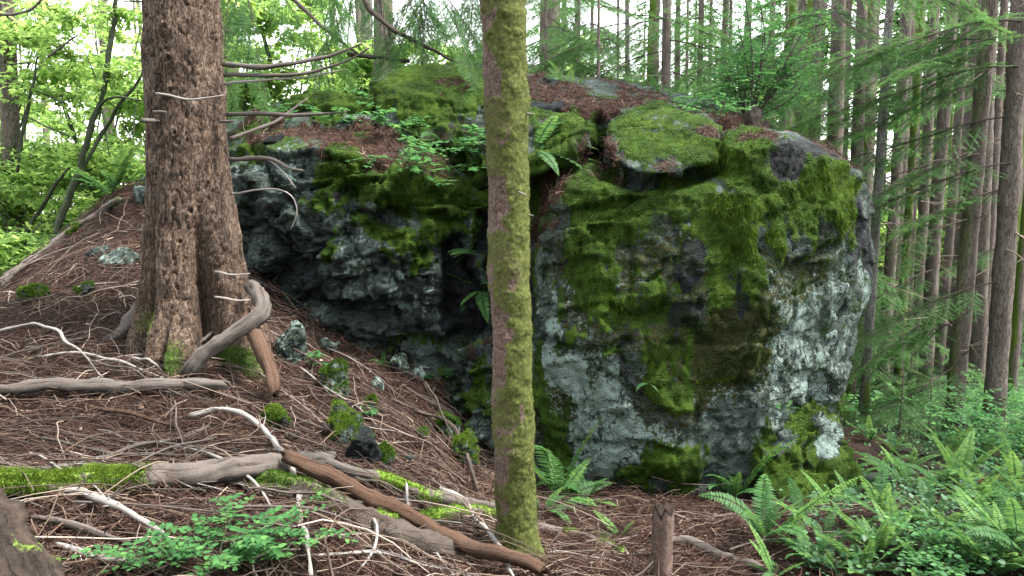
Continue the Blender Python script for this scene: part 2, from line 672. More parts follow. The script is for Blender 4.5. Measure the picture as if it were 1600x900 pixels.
SPRUCE = [(.3, (.036, .023, .017)), (.45, (.095, .064, .047)), (.57, (.165, .119, .091)), (.72, (.255, .20, .16))]
M['spruce_bark'] = m_bark('spruce_bark', SPRUCE, (26, 26, 9), use_disp=True, green=(.06, .10, .02))
M['slim_bark'] = m_bark('slim_trunk_bark', [(.3, (.07, .042, .034)), (.45, (.15, .10, .084)), (.6, (.23, .165, .142)), (.75, (.32, .25, .22))], (46, 46, 34), green=(.085, .098, .028), bstr=.6, use_disp=True, vscale=(80, 80, 50))
M['forest_bark'] = m_bark('forest_trunk_bark', [(.3, (.055, .044, .038)), (.45, (.115, .093, .081)), (.6, (.175, .148, .131)), (.75, (.26, .23, .205))], (24, 24, 9), green=(.08, .12, .02))
M['grey_bark'] = m_bark('grey_mottled_bark', [(.3, (.04, .04, .035)), (.45, (.12, .115, .10)), (.55, (.2, .2, .18)), (.7, (.28, .28, .26))], (14, 14, 18), green=(.07, .10, .02))
M['dead_wood'] = m_bark('dead_wood', [(0.3, (0.0336, 0.027, 0.0237)), (0.45, (0.0722, 0.0604, 0.0538)), (0.6, (0.1118, 0.0964, 0.087)), (0.75, (0.1653, 0.1488, 0.137))], (2.2, 2.2, 5), green=(.10, .17, .022), bstr=.5, grain=True)
M['pale_wood'] = m_bark('pale_bare_wood', [(0.3, (0.1246, 0.1095, 0.1)), (0.45, (0.1964, 0.1775, 0.1661)), (0.6, (0.2682, 0.2455, 0.2322)), (0.75, (0.3362, 0.3134, 0.3021))], (1.6, 1.6, 6), green=(.10, .17, .022), bstr=.4, crack=(.12, .09, .07), grain=True)
M['red_wood'] = m_bark('rotten_red_wood', [(0.3, (0.0226, 0.0126, 0.009)), (0.45, (0.0589, 0.034, 0.024)), (0.6, (0.0964, 0.0608, 0.043)), (0.75, (0.1504, 0.1077, 0.0793))], (4.5, 4.5, 4), green=(.09, .14, .022), crack=(.025, .014, .01), bstr=1.2, grain=True)
M['dark_wood'] = m_bark('dark_branch_wood', [(.3, (.025, .02, .017)), (.5, (.055, .045, .038)), (.75, (.11, .095, .08))], (2, 2, 6), green=(.06, .10, .02), grain=True)
M['stem'] = m_bark('shrub_stem', [(.3, (.02, .03, .018)), (.5, (.045, .06, .035)), (.75, (.09, .11, .06))], (30, 30, 12), green=(.06, .10, .02), bstr=.3)


def strandmat(name, stops):
    t = NT(name)
    return t.principled(t.ramp(t.attr('rnd'), stops), .8, None, .2)


M['twig'] = strandmat('fine_twig', [(0, (.025, .016, .012)), (.5, (.085, .060, .046)), (.85, (.19, .15, .12)), (1, (.30, .25, .21))])
M['stump_wood'] = m_bark('rotten_stump_wood', [(.3, (.008, .007, .006)), (.45, (.022, .017, .014)), (.58, (.05, .037, .029)), (.75, (.10, .075, .058))], (6, 6, 3), green=(.08, .12, .02), bstr=1.3, crack=(.01, .008, .007), grain=True)
M['moss_bright'] = leafmat('bright_moss_fuzz', [(0, (.035, .065, .008)), (.45, (.085, .14, .018)), (.8, (.14, .21, .03)), (1, (.21, .28, .05))], .3, .02, 1.2)
M['moss_olive'] = leafmat('olive_moss_fuzz', [(0, (.032, .038, .010)), (.45, (.080, .094, .024)), (.8, (.130, .148, .040)), (1, (.19, .205, .065))], .3, .02, 1.1)

# ------------------------------------------------------------------ terrain
gc = []
for a in [(805, 888, 3.9), (1000, 775, 5.9), (1150, 770, 6.0), (1320, 780, 5.9), (850, 765, 6.0), (920, 835, 4.7),
          (1500, 900, 3.7), (1500, 800, 4.7), (1600, 750, 5.4), (1450, 730, 6.6), (1035, 905, 3.75),
          (1350, 670, 8.6), (1545, 672, 8.6), (1490, 690, 8.6), (1430, 625, 12), (1400, 592, 16), (1560, 592, 16), (1500, 572, 25), (1380, 640, 10.5),
          (775, 750, 6.2), (700, 650, 6.45), (640, 595, 6.55), (540, 545, 6.65), (440, 455, 7.0), (385, 405, 7.3),
          (600, 650, 5.6), (500, 605, 5.75), (420, 600, 5.5), (318, 548, 5.2), (230, 500, 5.8), (150, 400, 6.8), (60, 442, 6.8), (180, 312, 8.0), (222, 262, 8.6),
          (0, 462, 6.6), (0, 560, 5.3), (100, 600, 4.9), (300, 605, 5.0), (0, 700, 3.9), (300, 700, 4.15), (450, 725, 4.25), (600, 765, 4.3),
          (0, 800, 3.1), (300, 800, 3.35), (500, 850, 3.25), (100, 900, 2.6), (400, 900, 2.9), (650, 900, 3.4), (700, 800, 4.3), (290, 420, 6.4)]:
    gc.append(P(*a))
E = EYE[2]
for a in [(-5.6, 8.6, E - 1.5), (-6, 7, E - 1.3), (-8, 12, E - 2.6), (-12, 17, E - 3.2), (-16, 30, E - 3.6), (-5, 13, E - 1.8), (-3.2, 10.5, E - .7),
          (-3, 2, E - 1.05), (-4.6, 4, E - .85), (-8, 3, E - 1.0), (0, 0, E - 1.6), (0, -5, E - 1.6), (3, 0, E - 1.65), (6, 2, E - 1.9), (-2, -4, E - 1.5),
          (0, 12, E - 1.5), (3, 11, E - 2.6), (0, 20, E - 2.8), (9, 6, E - 2.3), (14, 10, E - 2.9), (14, 24, E - 3.9), (6, 30, E - 3.9), (-6, 30, E - 3.6),
          (0, 7.5, E - 1.7), (1.5, 8, E - 2.1)]:
    gc.append(np.array(a))
gc = np.array(gc)
_c = .35


def _phi(r2):
    return np.sqrt(r2 + _c * _c)


_A = _phi(((gc[:, None, :2] - gc[None, :, :2]) ** 2).sum(-1)) - .02 * np.eye(len(gc)) * 0
_A += -np.eye(len(gc)) * .15
_n = len(gc)
_K = np.zeros((_n + 1, _n + 1))
_K[:_n, :_n] = _A
_K[:_n, _n] = _K[_n, :_n] = 1
_w = np.linalg.solve(_K, np.append(gc[:, 2], 0))


def Hbase(x, y):
    x, y = np.asarray(x, float), np.asarray(y, float)
    z = np.full(x.shape, _w[-1])
    for k in range(_n):
        z = z + _w[k] * _phi((x - gc[k, 0]) ** 2 + (y - gc[k, 1]) ** 2)
    far = E - 3.75 - .004 * np.hypot(x, y - 15)
    t = sstep(18, 34, np.hypot(x, y - 8))
    return z * (1 - t) + far * t


def H(x, y):
    x = np.atleast_1d(np.asarray(x, float))
    y = np.atleast_1d(np.asarray(y, float))
    p = np.stack([x, y, x * 0], 1)
    t = 1 + 2 * sstep(12, 40, np.hypot(x, y))
    return Hbase(x, y) + t * .07 * fbm(p, .9, 3, 3) + .025 * fbm(p, 4.5, 3, 9)


def axis(lo, hi, step, far, grow=1.16):
    a = list(np.arange(lo, hi, step))
    s = step
    x = hi
    while x < far:
        a.append(x)
        s = min(s * grow, 8)
        x += s
    s = step
    x = lo - step
    pre = []
    while x > -far:
        pre.append(x)
        s = min(s * grow, 8)
        x -= s
    return np.array(pre[::-1] + a)


gx = axis(-5.5, 6.0, .045, 170)
gy = axis(1.6, 9.0, .045, 190)
gy = gy[gy > -60]
GX, GY = np.meshgrid(gx, gy)
gv = np.stack([GX.ravel(), GY.ravel()], 1)
gz = H(gv[:, 0], gv[:, 1])
GV = np.column_stack([gv, gz])
nx, ny = len(gx), len(gy)
ii = (np.arange(ny - 1)[:, None] * nx + np.arange(nx - 1)[None]).ravel()
GF = np.stack([ii, ii + 1, ii + nx + 1, ii + nx], 1)
g_green = sstep(1.6, 3.6, GV[:, 0] - .25 * (GV[:, 1] - 4)) * .55 + sstep(8, 14, GV[:, 1]) * .5 + sstep(-4.2, -6, GV[:, 0]) * .5
g_green += .25 * fbm(GV, .8, 3, 31)
ground = tag(mk('ground', GV, GF, M['ground'], attrs={'green': g_green}), kind='structure')


def G(px, py):
    """pixel -> point on the ground"""
    d = ray(px, py)
    t = np.arange(1.5, 60, .02)
    p = EYE + d * t[:, None]
    h = H(p[:, 0], p[:, 1])
    k = np.argmax(p[:, 2] < h)
    if k == 0:
        return None
    return np.array([p[k, 0], p[k, 1], h[k]])


# ------------------------------------------------------------------ boulder
def hull_mesh(bm, pts):
    b2 = bmesh.new()
    vs = [b2.verts.new(p) for p in pts]
    r = bmesh.ops.convex_hull(b2, input=vs)
    for v in [v for v in b2.verts if not v.link_faces]:
        b2.verts.remove(v)
    bmesh.ops.recalc_face_normals(b2, faces=b2.faces)
    mp = {v: bm.verts.new(v.co) for v in b2.verts}
    for f in b2.faces:
        bm.faces.new([mp[v] for v in f.verts])
    b2.free()


def remesh_hulls(hulls, vox, smooth):
    bm = bmesh.new()
    for h in hulls:
        hull_mesh(bm, h)
    me = bpy.data.meshes.new('tmp')
    bm.to_mesh(me)
    bm.free()
    o = bpy.data.objects.new('tmp', me)
    COL.objects.link(o)
    md = o.modifiers.new('r', 'REMESH')
    md.mode = 'VOXEL'
    md.voxel_size = vox
    dg = bpy.context.evaluated_depsgraph_get()
    e = o.evaluated_get(dg)
    m2 = e.to_mesh()
    V = np.empty(len(m2.vertices) * 3, np.float32)
    m2.vertices.foreach_get('co', V)
    V = V.reshape(-1, 3).astype(float)
    n = len(m2.polygons)
    st = np.empty(n, np.int32)
    tot = np.empty(n, np.int32)
    m2.polygons.foreach_get('loop_start', st)
    m2.polygons.foreach_get('loop_total', tot)
    lv = np.empty(len(m2.loops), np.int32)
    m2.loops.foreach_get('vertex_index', lv)
    q = st[tot == 4]
    F = np.stack([lv[q], lv[q + 1], lv[q + 2], lv[q + 3]], 1).astype(np.int64)
    e.to_mesh_clear()
    bpy.data.objects.remove(o)
    bpy.data.meshes.remove(me)
    return lap(V, F, smooth), F


def lap(V, F, n, lam=.6):
    e = np.concatenate([F[:, [0, 1]], F[:, [1, 2]], F[:, [2, 3]], F[:, [3, 0]]])
    cnt = np.bincount(e[:, 0], minlength=len(V)) + np.bincount(e[:, 1], minlength=len(V))
    V = V.copy()
    for _ in range(n):
        N = np.zeros_like(V)
        for ax in range(3):
            N[:, ax] = np.bincount(e[:, 0], V[e[:, 1], ax], len(V)) + np.bincount(e[:, 1], V[e[:, 0], ax], len(V))
        V = V * (1 - lam) + lam * N / np.maximum(cnt, 1)[:, None]
    return V


def PP(*l):
    return [P(*a) for a in l]


def W(*l):
    return [np.array([a[0], a[1], E + a[2]]) for a in l]


hulls = [
    # right mass
    PP((842, 810, 6.15), (1000, 810, 6.0), (1180, 800, 6.0), (1262, 780, 6.4), (838, 520, 6.12), (1000, 540, 5.95), (1190, 480, 5.88), (1302, 570, 6.45),
       (1366, 405, 6.9), (1362, 305, 6.85), (1340, 450, 6.95), (1298, 640, 6.85), (1262, 790, 6.9), (840, 395, 6.2), (900, 280, 6.25), (1000, 290, 6.12), (1130, 240, 6.08),
       (1230, 217, 6.1), (1325, 275, 6.35), (1180, 205, 6.6), (1235, 207, 6.6), (1290, 228, 6.8), (1342, 268, 6.95))
    + W((.3, 9.2, -.2), (2.6, 9.3, .2), (.3, 9.4, -2.3), (2.8, 9.4, -2.6), (3.1, 8.4, .0), (3.0, 8.6, -2.4), (.5, 8, .6), (2.2, 8.4, .8)),
    # cap behind: the mossy dome and the sloping top to the right of it
    PP((586, 128, 7.9), (640, 103, 8.0), (725, 99, 8.1), (800, 108, 8.2), (600, 185, 7.45), (640, 215, 7.3), (745, 230, 7.2), (745, 165, 7.35), (640, 150, 7.45))
    + W((-1.4, 7.4, -.6), (-.3, 7.2, -.6), (-1.3, 9.6, .2), (.2, 9.8, .4), (.2, 7.4, -.6)),
    PP((800, 112, 8.3), (840, 123, 8.3), (930, 129, 8.6), (1030, 137, 8.7), (1130, 164, 8.3), (1180, 195, 7.8), (840, 165, 7.25), (900, 172, 7.3), (935, 222, 7.1), (1040, 172, 7.2), (1130, 190, 7.1), (760, 170, 7.4))
    + W((.0, 7.3, -.8), (2.2, 7.4, -.8), (.2, 10, .4), (2.0, 10, .2), (2.2, 8.6, -.2)),
    # block A, block B
    PP((755, 262, 6.6), (832, 268, 6.5), (900, 262, 6.4), (922, 228, 6.45), (905, 182, 6.9), (830, 166, 7.0), (760, 190, 6.95), (912, 200, 6.6))
    + W((-.25, 7.8, .5), (.7, 7.8, .5), (-.25, 7.8, -.4), (.7, 7.6, -.4)),
    PP((954, 248, 6.18), (1000, 274, 6.03), (1060, 272, 5.99), (1108, 254, 6.06), (1116, 222, 6.24), (1090, 190, 6.6), (1000, 182, 6.6), (952, 205, 6.5), (1040, 172, 7.1), (1120, 182, 7.1), (955, 182, 7.2))
    + W((.85, 7.6, .2), (1.9, 7.6, .2)),
    # left mass
    PP((372, 262, 7.0), (430, 238, 6.8), (500, 230, 6.72), (560, 268, 6.66), (650, 280, 6.7), (750, 310, 6.8), (765, 450, 6.95), (372, 420, 7.2), (455, 480, 6.95), (540, 560, 6.85), (640, 620, 6.85), (760, 640, 6.95),
       (450, 340, 6.72), (545, 360, 6.62), (600, 430, 6.66), (700, 360, 6.75), (400, 208, 7.3), (580, 218, 7.35), (640, 215, 7.35), (350, 205, 7.7), (225, 255, 8.3), (196, 300, 8.3), (232, 340, 8.0), (300, 400, 7.7))
    + W((-3.3, 9.6, -.1), (-.3, 9.8, .3), (-3.4, 9.8, -1.5), (0, 9.8, -2), (0, 7.0, -2.2), (-.9, 7.0, -2.0)),
    # mossy ledge on the left mass
    PP((436, 205, 7.5), (572, 200, 7.42), (583, 150, 7.7), (480, 143, 7.8), (395, 172, 8.1), (372, 190, 8.1), (330, 215, 8.1))
    + W((-3.1, 9.4, .2), (-1.0, 9.4, .6), (-2.8, 7.7, -.1), (-1.2, 7.5, -.1)),
    # mossy slab standing in the recess behind the slim trunk
    PP((690, 590, 6.7), (725, 545, 6.55), (790, 520, 6.35), (850, 540, 6.2), (690, 690, 6.5), (785, 780, 6.2), (860, 780, 6.15)) + W((-.4, 7.4, -1.4), (.4, 7.4, -1.2), (0, 7.4, -2.4), (-.4, 7.4, -2.2)),
    PP((742, 330, 7.1), (850, 300, 6.9), (755, 640, 7.1), (850, 620, 6.9)) + W((-.6, 9, .2), (.8, 9, .2), (-.6, 9, -2.3), (.8, 9, -2.3)),
]
BV, BF = remesh_hulls(hulls, .0175, 3)
BN = normals(BV, BF)
bpx, bpy_, bdep = proj(BV)
front = ((EYE - BV) * BN).sum(1) / bdep
vis = sstep(-.05, .25, front)
SV = BV * np.array([1, 1, .55])
wob = fbm(SV, 2.4, 5, 50, .62) * 24
wob2 = fbm(SV, 2.4, 5, 60, .62) * 30
qx, qy = bpx + wob, bpy_ + wob2


def ell(lst, soft=.45):
    m = np.zeros(len(BV))
    for e in lst:
        cx, cy, rx, ry = e[:4]
        w = e[4] if len(e) > 4 else 1
        r = np.sqrt(((qx - cx) / rx) ** 2 + ((qy - cy) / ry) ** 2)
        m = np.maximum(m, w * (1 - sstep(1 - soft, 1 + soft, r)))
    return m


def crack(pts, wpx):
    d = np.full(len(BV), 1e9)
    for (x0, y0), (x1, y1) in zip(pts[:-1], pts[1:]):
        dx, dy = x1 - x0, y1 - y0
        t = np.clip(((bpx + wob * .25 - x0) * dx + (bpy_ + wob2 * .25 - y0) * dy) / (dx * dx + dy * dy), 0, 1)
        d = np.minimum(d, np.hypot(bpx + wob * .25 - x0 - t * dx, bpy_ + wob2 * .25 - y0 - t * dy))
    return np.exp(-(d / wpx) ** 2)


leftw = sstep(800, 740, bpx) * sstep(215, 260, bpy_)
upw = sstep(.55, .8, BN[:, 2])
d = .04 * fbm(BV, 1.1, 3, 1) + .016 * fbm(BV, 4, 4, 2, .6)
f1, e1 = facets(BV, .46, .5, .13, 11, (1.2, 1, .7), True, (.15, .2, .3))
f2, e2 = facets(BV, .18, .45, .05, 21, (1.3, 1, .7), True, (-.2, .15, .5))
f3, e3 = facets(BV, .08, .5, .018, 31, (1.3, 1, .8), True, (.1, -.2, .2))
amp = .24 + .62 * leftw
rw = 1 - upw * .8
d += rw * (amp * (f1 - .05 * (1 - e1)) + (.25 + .6 * leftw) * (f2 - .025 * (1 - e2)) + .7 * f3 * (.3 + .7 * leftw))
CR = [([(830, 522), (870, 535), (905, 548), (960, 542), (985, 530)], 7, .10), ([(905, 550), (940, 580), (975, 605), (1005, 625)], 5, .05),
      ([(1105, 604), (1150, 606), (1182, 616)], 6, .08), ([(1240, 408), (1275, 398), (1305, 388)], 6, .09), ([(1202, 490), (1196, 560), (1186, 640), (1168, 700)], 6, .05),
      ([(985, 360), (992, 420), (985, 470)], 5, .04), ([(1180, 500), (1165, 560), (1160, 600)], 5, .03), ([(900, 690), (960, 695), (1020, 690), (1060, 700)], 5, .05),
      ([(1035, 640), (1090, 640)], 6, .07), ([(1010, 500), (1018, 560), (1010, 620)], 4, .03), ([(945, 272), (1000, 290), (1060, 288), (1122, 264)], 10, .24), ([(832, 310), (880, 272), (926, 240)], 13, .16), ([(940, 215), (946, 250)], 9, .14), ([(1122, 215), (1126, 255)], 7, .10),
      ([(450, 395), (500, 402), (560, 404)], 5, .06), ([(540, 290), (556, 300)], 13, .22), ([(555, 300), (545, 350), (530, 400)], 5, .05), ([(420, 420), (480, 418), (540, 440), (600, 425)], 9, .12),
      ([(480, 480), (560, 490), (640, 478), (700, 490)], 9, .12), ([(530, 540), (620, 545), (700, 540)], 10, .12), ([(600, 400), (640, 480), (660, 540)], 6, .08), ([(560, 420), (585, 480), (590, 530)], 5, .06),
      ([(620, 330), (690, 345), (740, 340)], 9, .10), ([(570, 330), (600, 345), (640, 350)], 6, .05), ([(700, 380), (705, 460), (720, 540)], 14, .13), ([(745, 250), (750, 340), (745, 420)], 16, .14),
      ([(932, 190), (930, 230)], 9, .12), ([(752, 160), (748, 200)], 6, .08), ([(440, 178), (500, 172), (575, 176)], 6, .06), ([(1215, 640), (1300, 632)], 5, .05), ([(860, 400), (838, 450)], 8, .05)]
for pts, wp, dp in CR:
    d -= vis * dp * crack(pts, wp)
PIT = [(715, 430, 42, 95, -.18), (690, 560, 60, 30, -.12), (1010, 470, 16, 16, -.08), (990, 605, 10, 10, -.06), (1060, 412, 34, 22, .08), (1062, 478, 34, 26, .09), (470, 330, 60, 60, .06), (590, 390, 45, 30, .08), (560, 480, 50, 26, .08), (660, 440, 28, 40, .06),
       (1020, 700, 60, 25, .05), (1070, 715, 50, 50, .08), (1060, 620, 40, 16, .07), (1270, 350, 70, 40, .06), (1150, 300, 60, 70, .06), (1240, 560, 60, 70, -.05), (1100, 520, 60, 60, -.03), (900, 330, 40, 60, .05), (960, 545, 25, 10, .05)]
for cx, cy, rx, ry, a in PIT:
    d += vis * a * np.exp(-(((qx - cx) / rx) ** 2 + ((qy - cy) / ry) ** 2))

moss = ell([(540, 248, 52, 26), (590, 285, 70, 40), (690, 290, 75, 70), (640, 365, 65, 26), (520, 290, 30, 28, .75), (700, 145, 110, 55), (520, 160, 90, 26), (400, 222, 38, 22, .8), (870, 220, 60, 50), (1040, 228, 85, 50),
            (905, 300, 75, 36), (935, 400, 42, 95), (960, 330, 80, 40), (1000, 455, 45, 45, .65), (1065, 320, 60, 36, .8), (1165, 262, 72, 60), (1115, 365, 52, 50), (1140, 425, 46, 62), (1195, 242, 48, 28), (1275, 290, 75, 34), (1300, 335, 40, 52),
            (1230, 325, 60, 46, .8), (1050, 560, 42, 62, .55), (1060, 605, 34, 20), (1065, 720, 58, 42), (1085, 692, 32, 16), (848, 590, 18, 55, .8), (855, 320, 28, 60, .7), (740, 610, 46, 70, .75), (545, 370, 25, 50, .7),
            (905, 525, 26, 12, .6), (960, 545, 26, 8, .7), (620, 555, 80, 14, .55), (1000, 735, 45, 18, .7), (205, 280, 30, 45), (640, 410, 30, 20, .7), (860, 690, 22, 60, .55), (1200, 720, 30, 50, .5), (880, 470, 20, 50, .45)])
lichen = ell([(895, 470, 62, 50, .8), (880, 600, 55, 95), (955, 590, 40, 70, .9), (930, 700, 55, 50, .85), (1010, 685, 75, 36, .85), (1255, 540, 78, 120, .60), (1335, 500, 28, 150, .58), (1160, 550, 18, 55, .7), (1085, 382, 24, 24, .7), (1065, 380, 18, 20, .6),
              (1130, 620, 60, 34, .62), (1198, 570, 12, 130, .8), (1320, 330, 16, 70, .5), (960, 370, 30, 30, .4), (520, 260, 25, 60, .45), (560, 370, 40, 50, .42), (620, 460, 70, 50, .33), (430, 260, 60, 30, .4), (1210, 420, 60, 40, .42)])
dark = ell([(1285, 238, 80, 26), (1350, 330, 14, 110, .9), (1058, 412, 32, 24), (1062, 478, 32, 30), (880, 165, 55, 16), (1145, 480, 8, 40, .7), (1190, 390, 16, 10, .6), (720, 430, 55, 110, .9), (450, 440, 90, 40, .55), (540, 290, 16, 14, .9), (600, 520, 90, 40, .5), (935, 205, 10, 24, .6)])  # black rock, plus shade painted into recess, hole, crevice and overhung left face
litter = ell([(500, 212, 130, 20), (600, 238, 34, 26), (930, 255, 42, 24), (880, 318, 16, 40, .9), (850, 365, 16, 26, .9), (980, 165, 100, 16), (860, 140, 60, 10, .7), (890, 190, 40, 18), (1150, 190, 60, 16), (930, 175, 30, 30), (1110, 175, 40, 14), (740, 128, 50, 10, .8), (1185, 212, 40, 8, .7), (1000, 205, 20, 20, .5)])
dull = ell([(1130, 540, 95, 120, .75), (960, 440, 120, 150, .55), (1080, 450, 160, 110, .6), (1230, 430, 90, 60, .55), (860, 640, 34, 70, .6), (1040, 640, 60, 50, .5), (690, 320, 70, 40, .5), (700, 260, 90, 80, .6), (1290, 420, 60, 50, .45), (1060, 520, 60, 60, .7), (930, 570, 16, 60, .5)])
back = 1 - vis
topn = sstep(.35, .75, BN[:, 2])
nz = fbm(BV, .9, 3, 70)
moss = np.maximum(moss * (vis + .2), np.maximum(back * topn * (.6 + .5 * nz), vis * topn * np.where(qx < 800, .55, .5)))
moss = np.maximum(moss, back * (.45 + .5 * nz))
litter = np.maximum(litter * vis, topn * sstep(-.2, .5, fbm(BV, 1.6, 3, 72)) * .55)
steep = 1 - sstep(.3, .75, BN[:, 2])
vst = fbm(BV * np.array([1, 1, .22]), 11, 4, 90, .6)
moss = np.clip(moss + steep * vis * sstep(.02, .3, moss) * (.42 * vst - .06), 0, 1.1)
litter *= 1 - .95 * ell([(1040, 222, 95, 48), (870, 225, 55, 40)])
moss *= 1 - .85 * litter
moss *= 1 - .8 * np.clip(dark * vis, 0, 1)
lichen = np.maximum(lichen * vis, back * .3)
lichen = np.clip(lichen + vis * sstep(.1, .4, lichen) * .35 * fbm(BV * np.array([1, 1, .25]), 9, 4, 96, .6), 0, 1.1)
lichen *= .95 * (1 - .75 * np.minimum(moss, 1))
dull = np.maximum(dull, .30 * sstep(800, 840, bpx)) * vis
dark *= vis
d += .020 * sstep(.35, .7, moss) * (1 + .5 * fbm(BV, 6, 3, 77) + .6 * fbm(SV, 22, 3, 78, .6)) + .02 * sstep(.4, .7, litter)
BV = lap(BV + BN * d[:, None], BF, 1, .15)
BN = normals(BV, BF)
bbase = np.array([0, 7.5, E - 2.2])
boulder = empty('boulder', bbase, 'huge mossy boulder with pale lichen on its front face', 'boulder')
mk('rock_body', BV, BF, M['rock'], boulder, bbase, True, None, {'moss': moss, 'lichen': lichen, 'dark': dark, 'litter': litter, 'dull': dull})


def moss_fuzz(name, V, F, w, n, parent, origin, lmin=.012, lmax=.04, wd=.004, hang=.9, g=rng, mat='moss_fuzz', tint=None):
    q, nn, ww = sample_surf(V, F, w, n, g)
    L = lmin + (lmax - lmin) * g.random(n) ** 1.5
    hg = hang * np.clip(1 - nn[:, 2], 0, 1)[:, None]
    dd = nn * .75 + g.normal(size=(n, 3)) * .38 + np.array([0, 0, -1.0]) * hg
    v, f = blades(q - nn * .004, dd, L * (1 + .9 * hg[:, 0]), np.full(n, wd), g)
    c = .38 + .42 * fbm(q, 2.6, 5, 81, .65) + .22 * g.normal(size=n)
    if tint is not None:
        c = c + tint(q)
    o = mk(name, v, f, M[mat], parent, origin, False, None, {'rnd': np.repeat(np.clip(c, 0, 1), 3)})
    return tag(o, kind='stuff')


keep = sstep(.42, .75, moss + .3 * fbm(BV, 9, 2, 5)) * (bpy_ < 800)
keep *= .15 + .85 * vis
hangz = sstep(1100, 1140, bpx) * sstep(205, 225, bpy_) * sstep(430, 380, bpy_) + .6 * np.exp(-(((bpx - 935) / 40) ** 2 + ((bpy_ - 400) / 80) ** 2))
moss_fuzz('moss', BV, BF, keep, 320000, boulder, bbase, .005, .016, .0038, .3)
moss_fuzz('hanging_moss', BV, BF, keep * hangz.clip(0, 1), 12000, boulder, bbase, .012, .03, .004, 1.6, tint=lambda q: .08)
keepd = sstep(.40, .7, dull + .4 * fbm(BV, 11, 2, 6)) * vis * (1 - sstep(.3, .6, moss))
moss_fuzz('moss', BV, BF, keepd, 45000, boulder, bbase, .006, .022, .004, tint=lambda q: -.22)


def litter_strands(name, q, nn, lmin, lmax, wd, parent, origin, g=rng, lift=.02, kind='stuff', pale=0.0):
    n = len(q)
    L = lmin + (lmax - lmin) * g.random(n) ** 2.2
    t = unit(np.cross(nn, g.normal(size=(n, 3))) + nn * g.normal(size=(n, 1)) * .16)
    bend = np.cross(nn, t) * g.normal(size=(n, 1)) * .22 * L[:, None]
    p0 = q + nn * (.003 + lift * g.random((n, 1)))
    p1 = p0 + t * L[:, None] * .5 + bend + nn * .18 * L[:, None] * g.random((n, 1))
    p2 = p0 + t * L[:, None] + nn * g.normal(size=(n, 1)) * .1 * L[:, None]
    v, f = strips(p0, p1, p2, wd * (.5 + .8 * g.random(n)) * (1 + L / .2), g)
    c = np.clip(.36 + .18 * g.normal(size=n) + .45 * (L / lmax) ** 2 * (g.random(n) > .72) + pale, 0, 1)
    o = mk(name, v, f, M['litter'], parent, origin, False, None, {'rnd': np.repeat(c, 6)})
    return tag(o, kind=kind)


lk = sstep(.42, .6, litter) * (.1 + .9 * vis)
q, nn, _ = sample_surf(BV, BF, lk, 24000)
litter_strands('needle_litter', q, nn, .015, .11, .0026, boulder, bbase, lift=.012)

bvh_b = BVHTree.FromPolygons([tuple(v) for v in BV], [tuple(f) for f in BF.tolist()])


def hit(px, py):
    """pixel -> first point on boulder or ground, with normal"""
    dr = ray(px, py)
    r = bvh_b.ray_cast(Vector(EYE), Vector(dr))
    g = G(px, py)
    if r[0] is not None and (g is None or r[3] < np.linalg.norm(g - EYE)):
        return np.array(r[0]), np.array(r[1])
    return (g, np.array([0, 0, 1.0])) if g is not None else (None, None)

# ------------------------------------------------------------------ forest-floor litter on the ground
gw = np.exp(-((GV[:, 1] - 1.5) / 4.2).clip(0, None)) * (GV[:, 1] > 1.7) * (GV[:, 1] < 11) * (np.abs(GV[:, 0]) < .72 * GV[:, 1] + .6)
gpx, gpy, _d = proj(GV)
gw = gw * (1 - .72 * sstep(1250, 1420, gpx)) * np.where((gpx > 860) & (GV[:, 1] > 6.6), 0, 1)
q, nn, _ = sample_surf(GV, GF, gw, 170000)
litter_strands('needle_litter', q, nn, .015, .17, .0023, None, None, lift=.024).name = 'needle_litter'

# long fine dead twigs lying criss-cross
mb = MB()
tw = gw * (1 - .75 * sstep(850, 1000, gpx)) * (GV[:, 1] < 8)
q, nn, _ = sample_surf(GV, GF, tw, 1900)
for k in range(len(q)):
    L = .25 + .75 * rng.random() ** 2
    a = rng.normal(.0, .9) + (math.pi if rng.random() < .5 else 0)
    t = np.array([math.cos(a), math.sin(a) * .8, 0])
    s = np.array([-t[1], t[0], 0])
    c = rng.normal(0, .09) * L
    up = abs(rng.normal(0, .06)) * L
    x = np.linspace(0, 1, 7)
    pts = q[k] + (x - .5)[:, None] * L * t + (np.sin(x * 3.14) * c)[:, None] * s
    pts[:, :2] += rng.normal(size=(7, 2)) * .012 * L
    pts[:, 2] = H(pts[:, 0], pts[:, 1]) + .01 + .05 * rng.random() + np.sin(x * 3.14 + rng.normal(0, .5)) * up
    v, f = tube(pts, np.linspace(1, .4, 7) * (.0022 + .0035 * rng.random() ** 2), 4)
    mb.add(v, f, np.clip(.36 + rng.normal(0, .3), 0, 1))
tag(mb.mk('twig_litter', M['twig']), kind='stuff')

# bark flakes, dead leaves and cone scales
q, nn, _ = sample_surf(GV, GF, gw, 14000)
n = len(q)
sz = .012 + .028 * rng.random(n) ** 2
V, F = leaves(q + nn * (.006 + .02 * rng.random((n, 1))), rng.normal(size=(n, 3)) * [1, 1, .3], nn + rng.normal(size=(n, 3)) * .4, sz, sz * (.35 + .3 * rng.random(n)), .3)
tag(mk('bark_flakes', V, F, M['litter'], smooth=False, attrs={'rnd': np.repeat(np.clip(.35 + .28 * rng.normal(size=n), 0, .97), 6)}), kind='stuff')


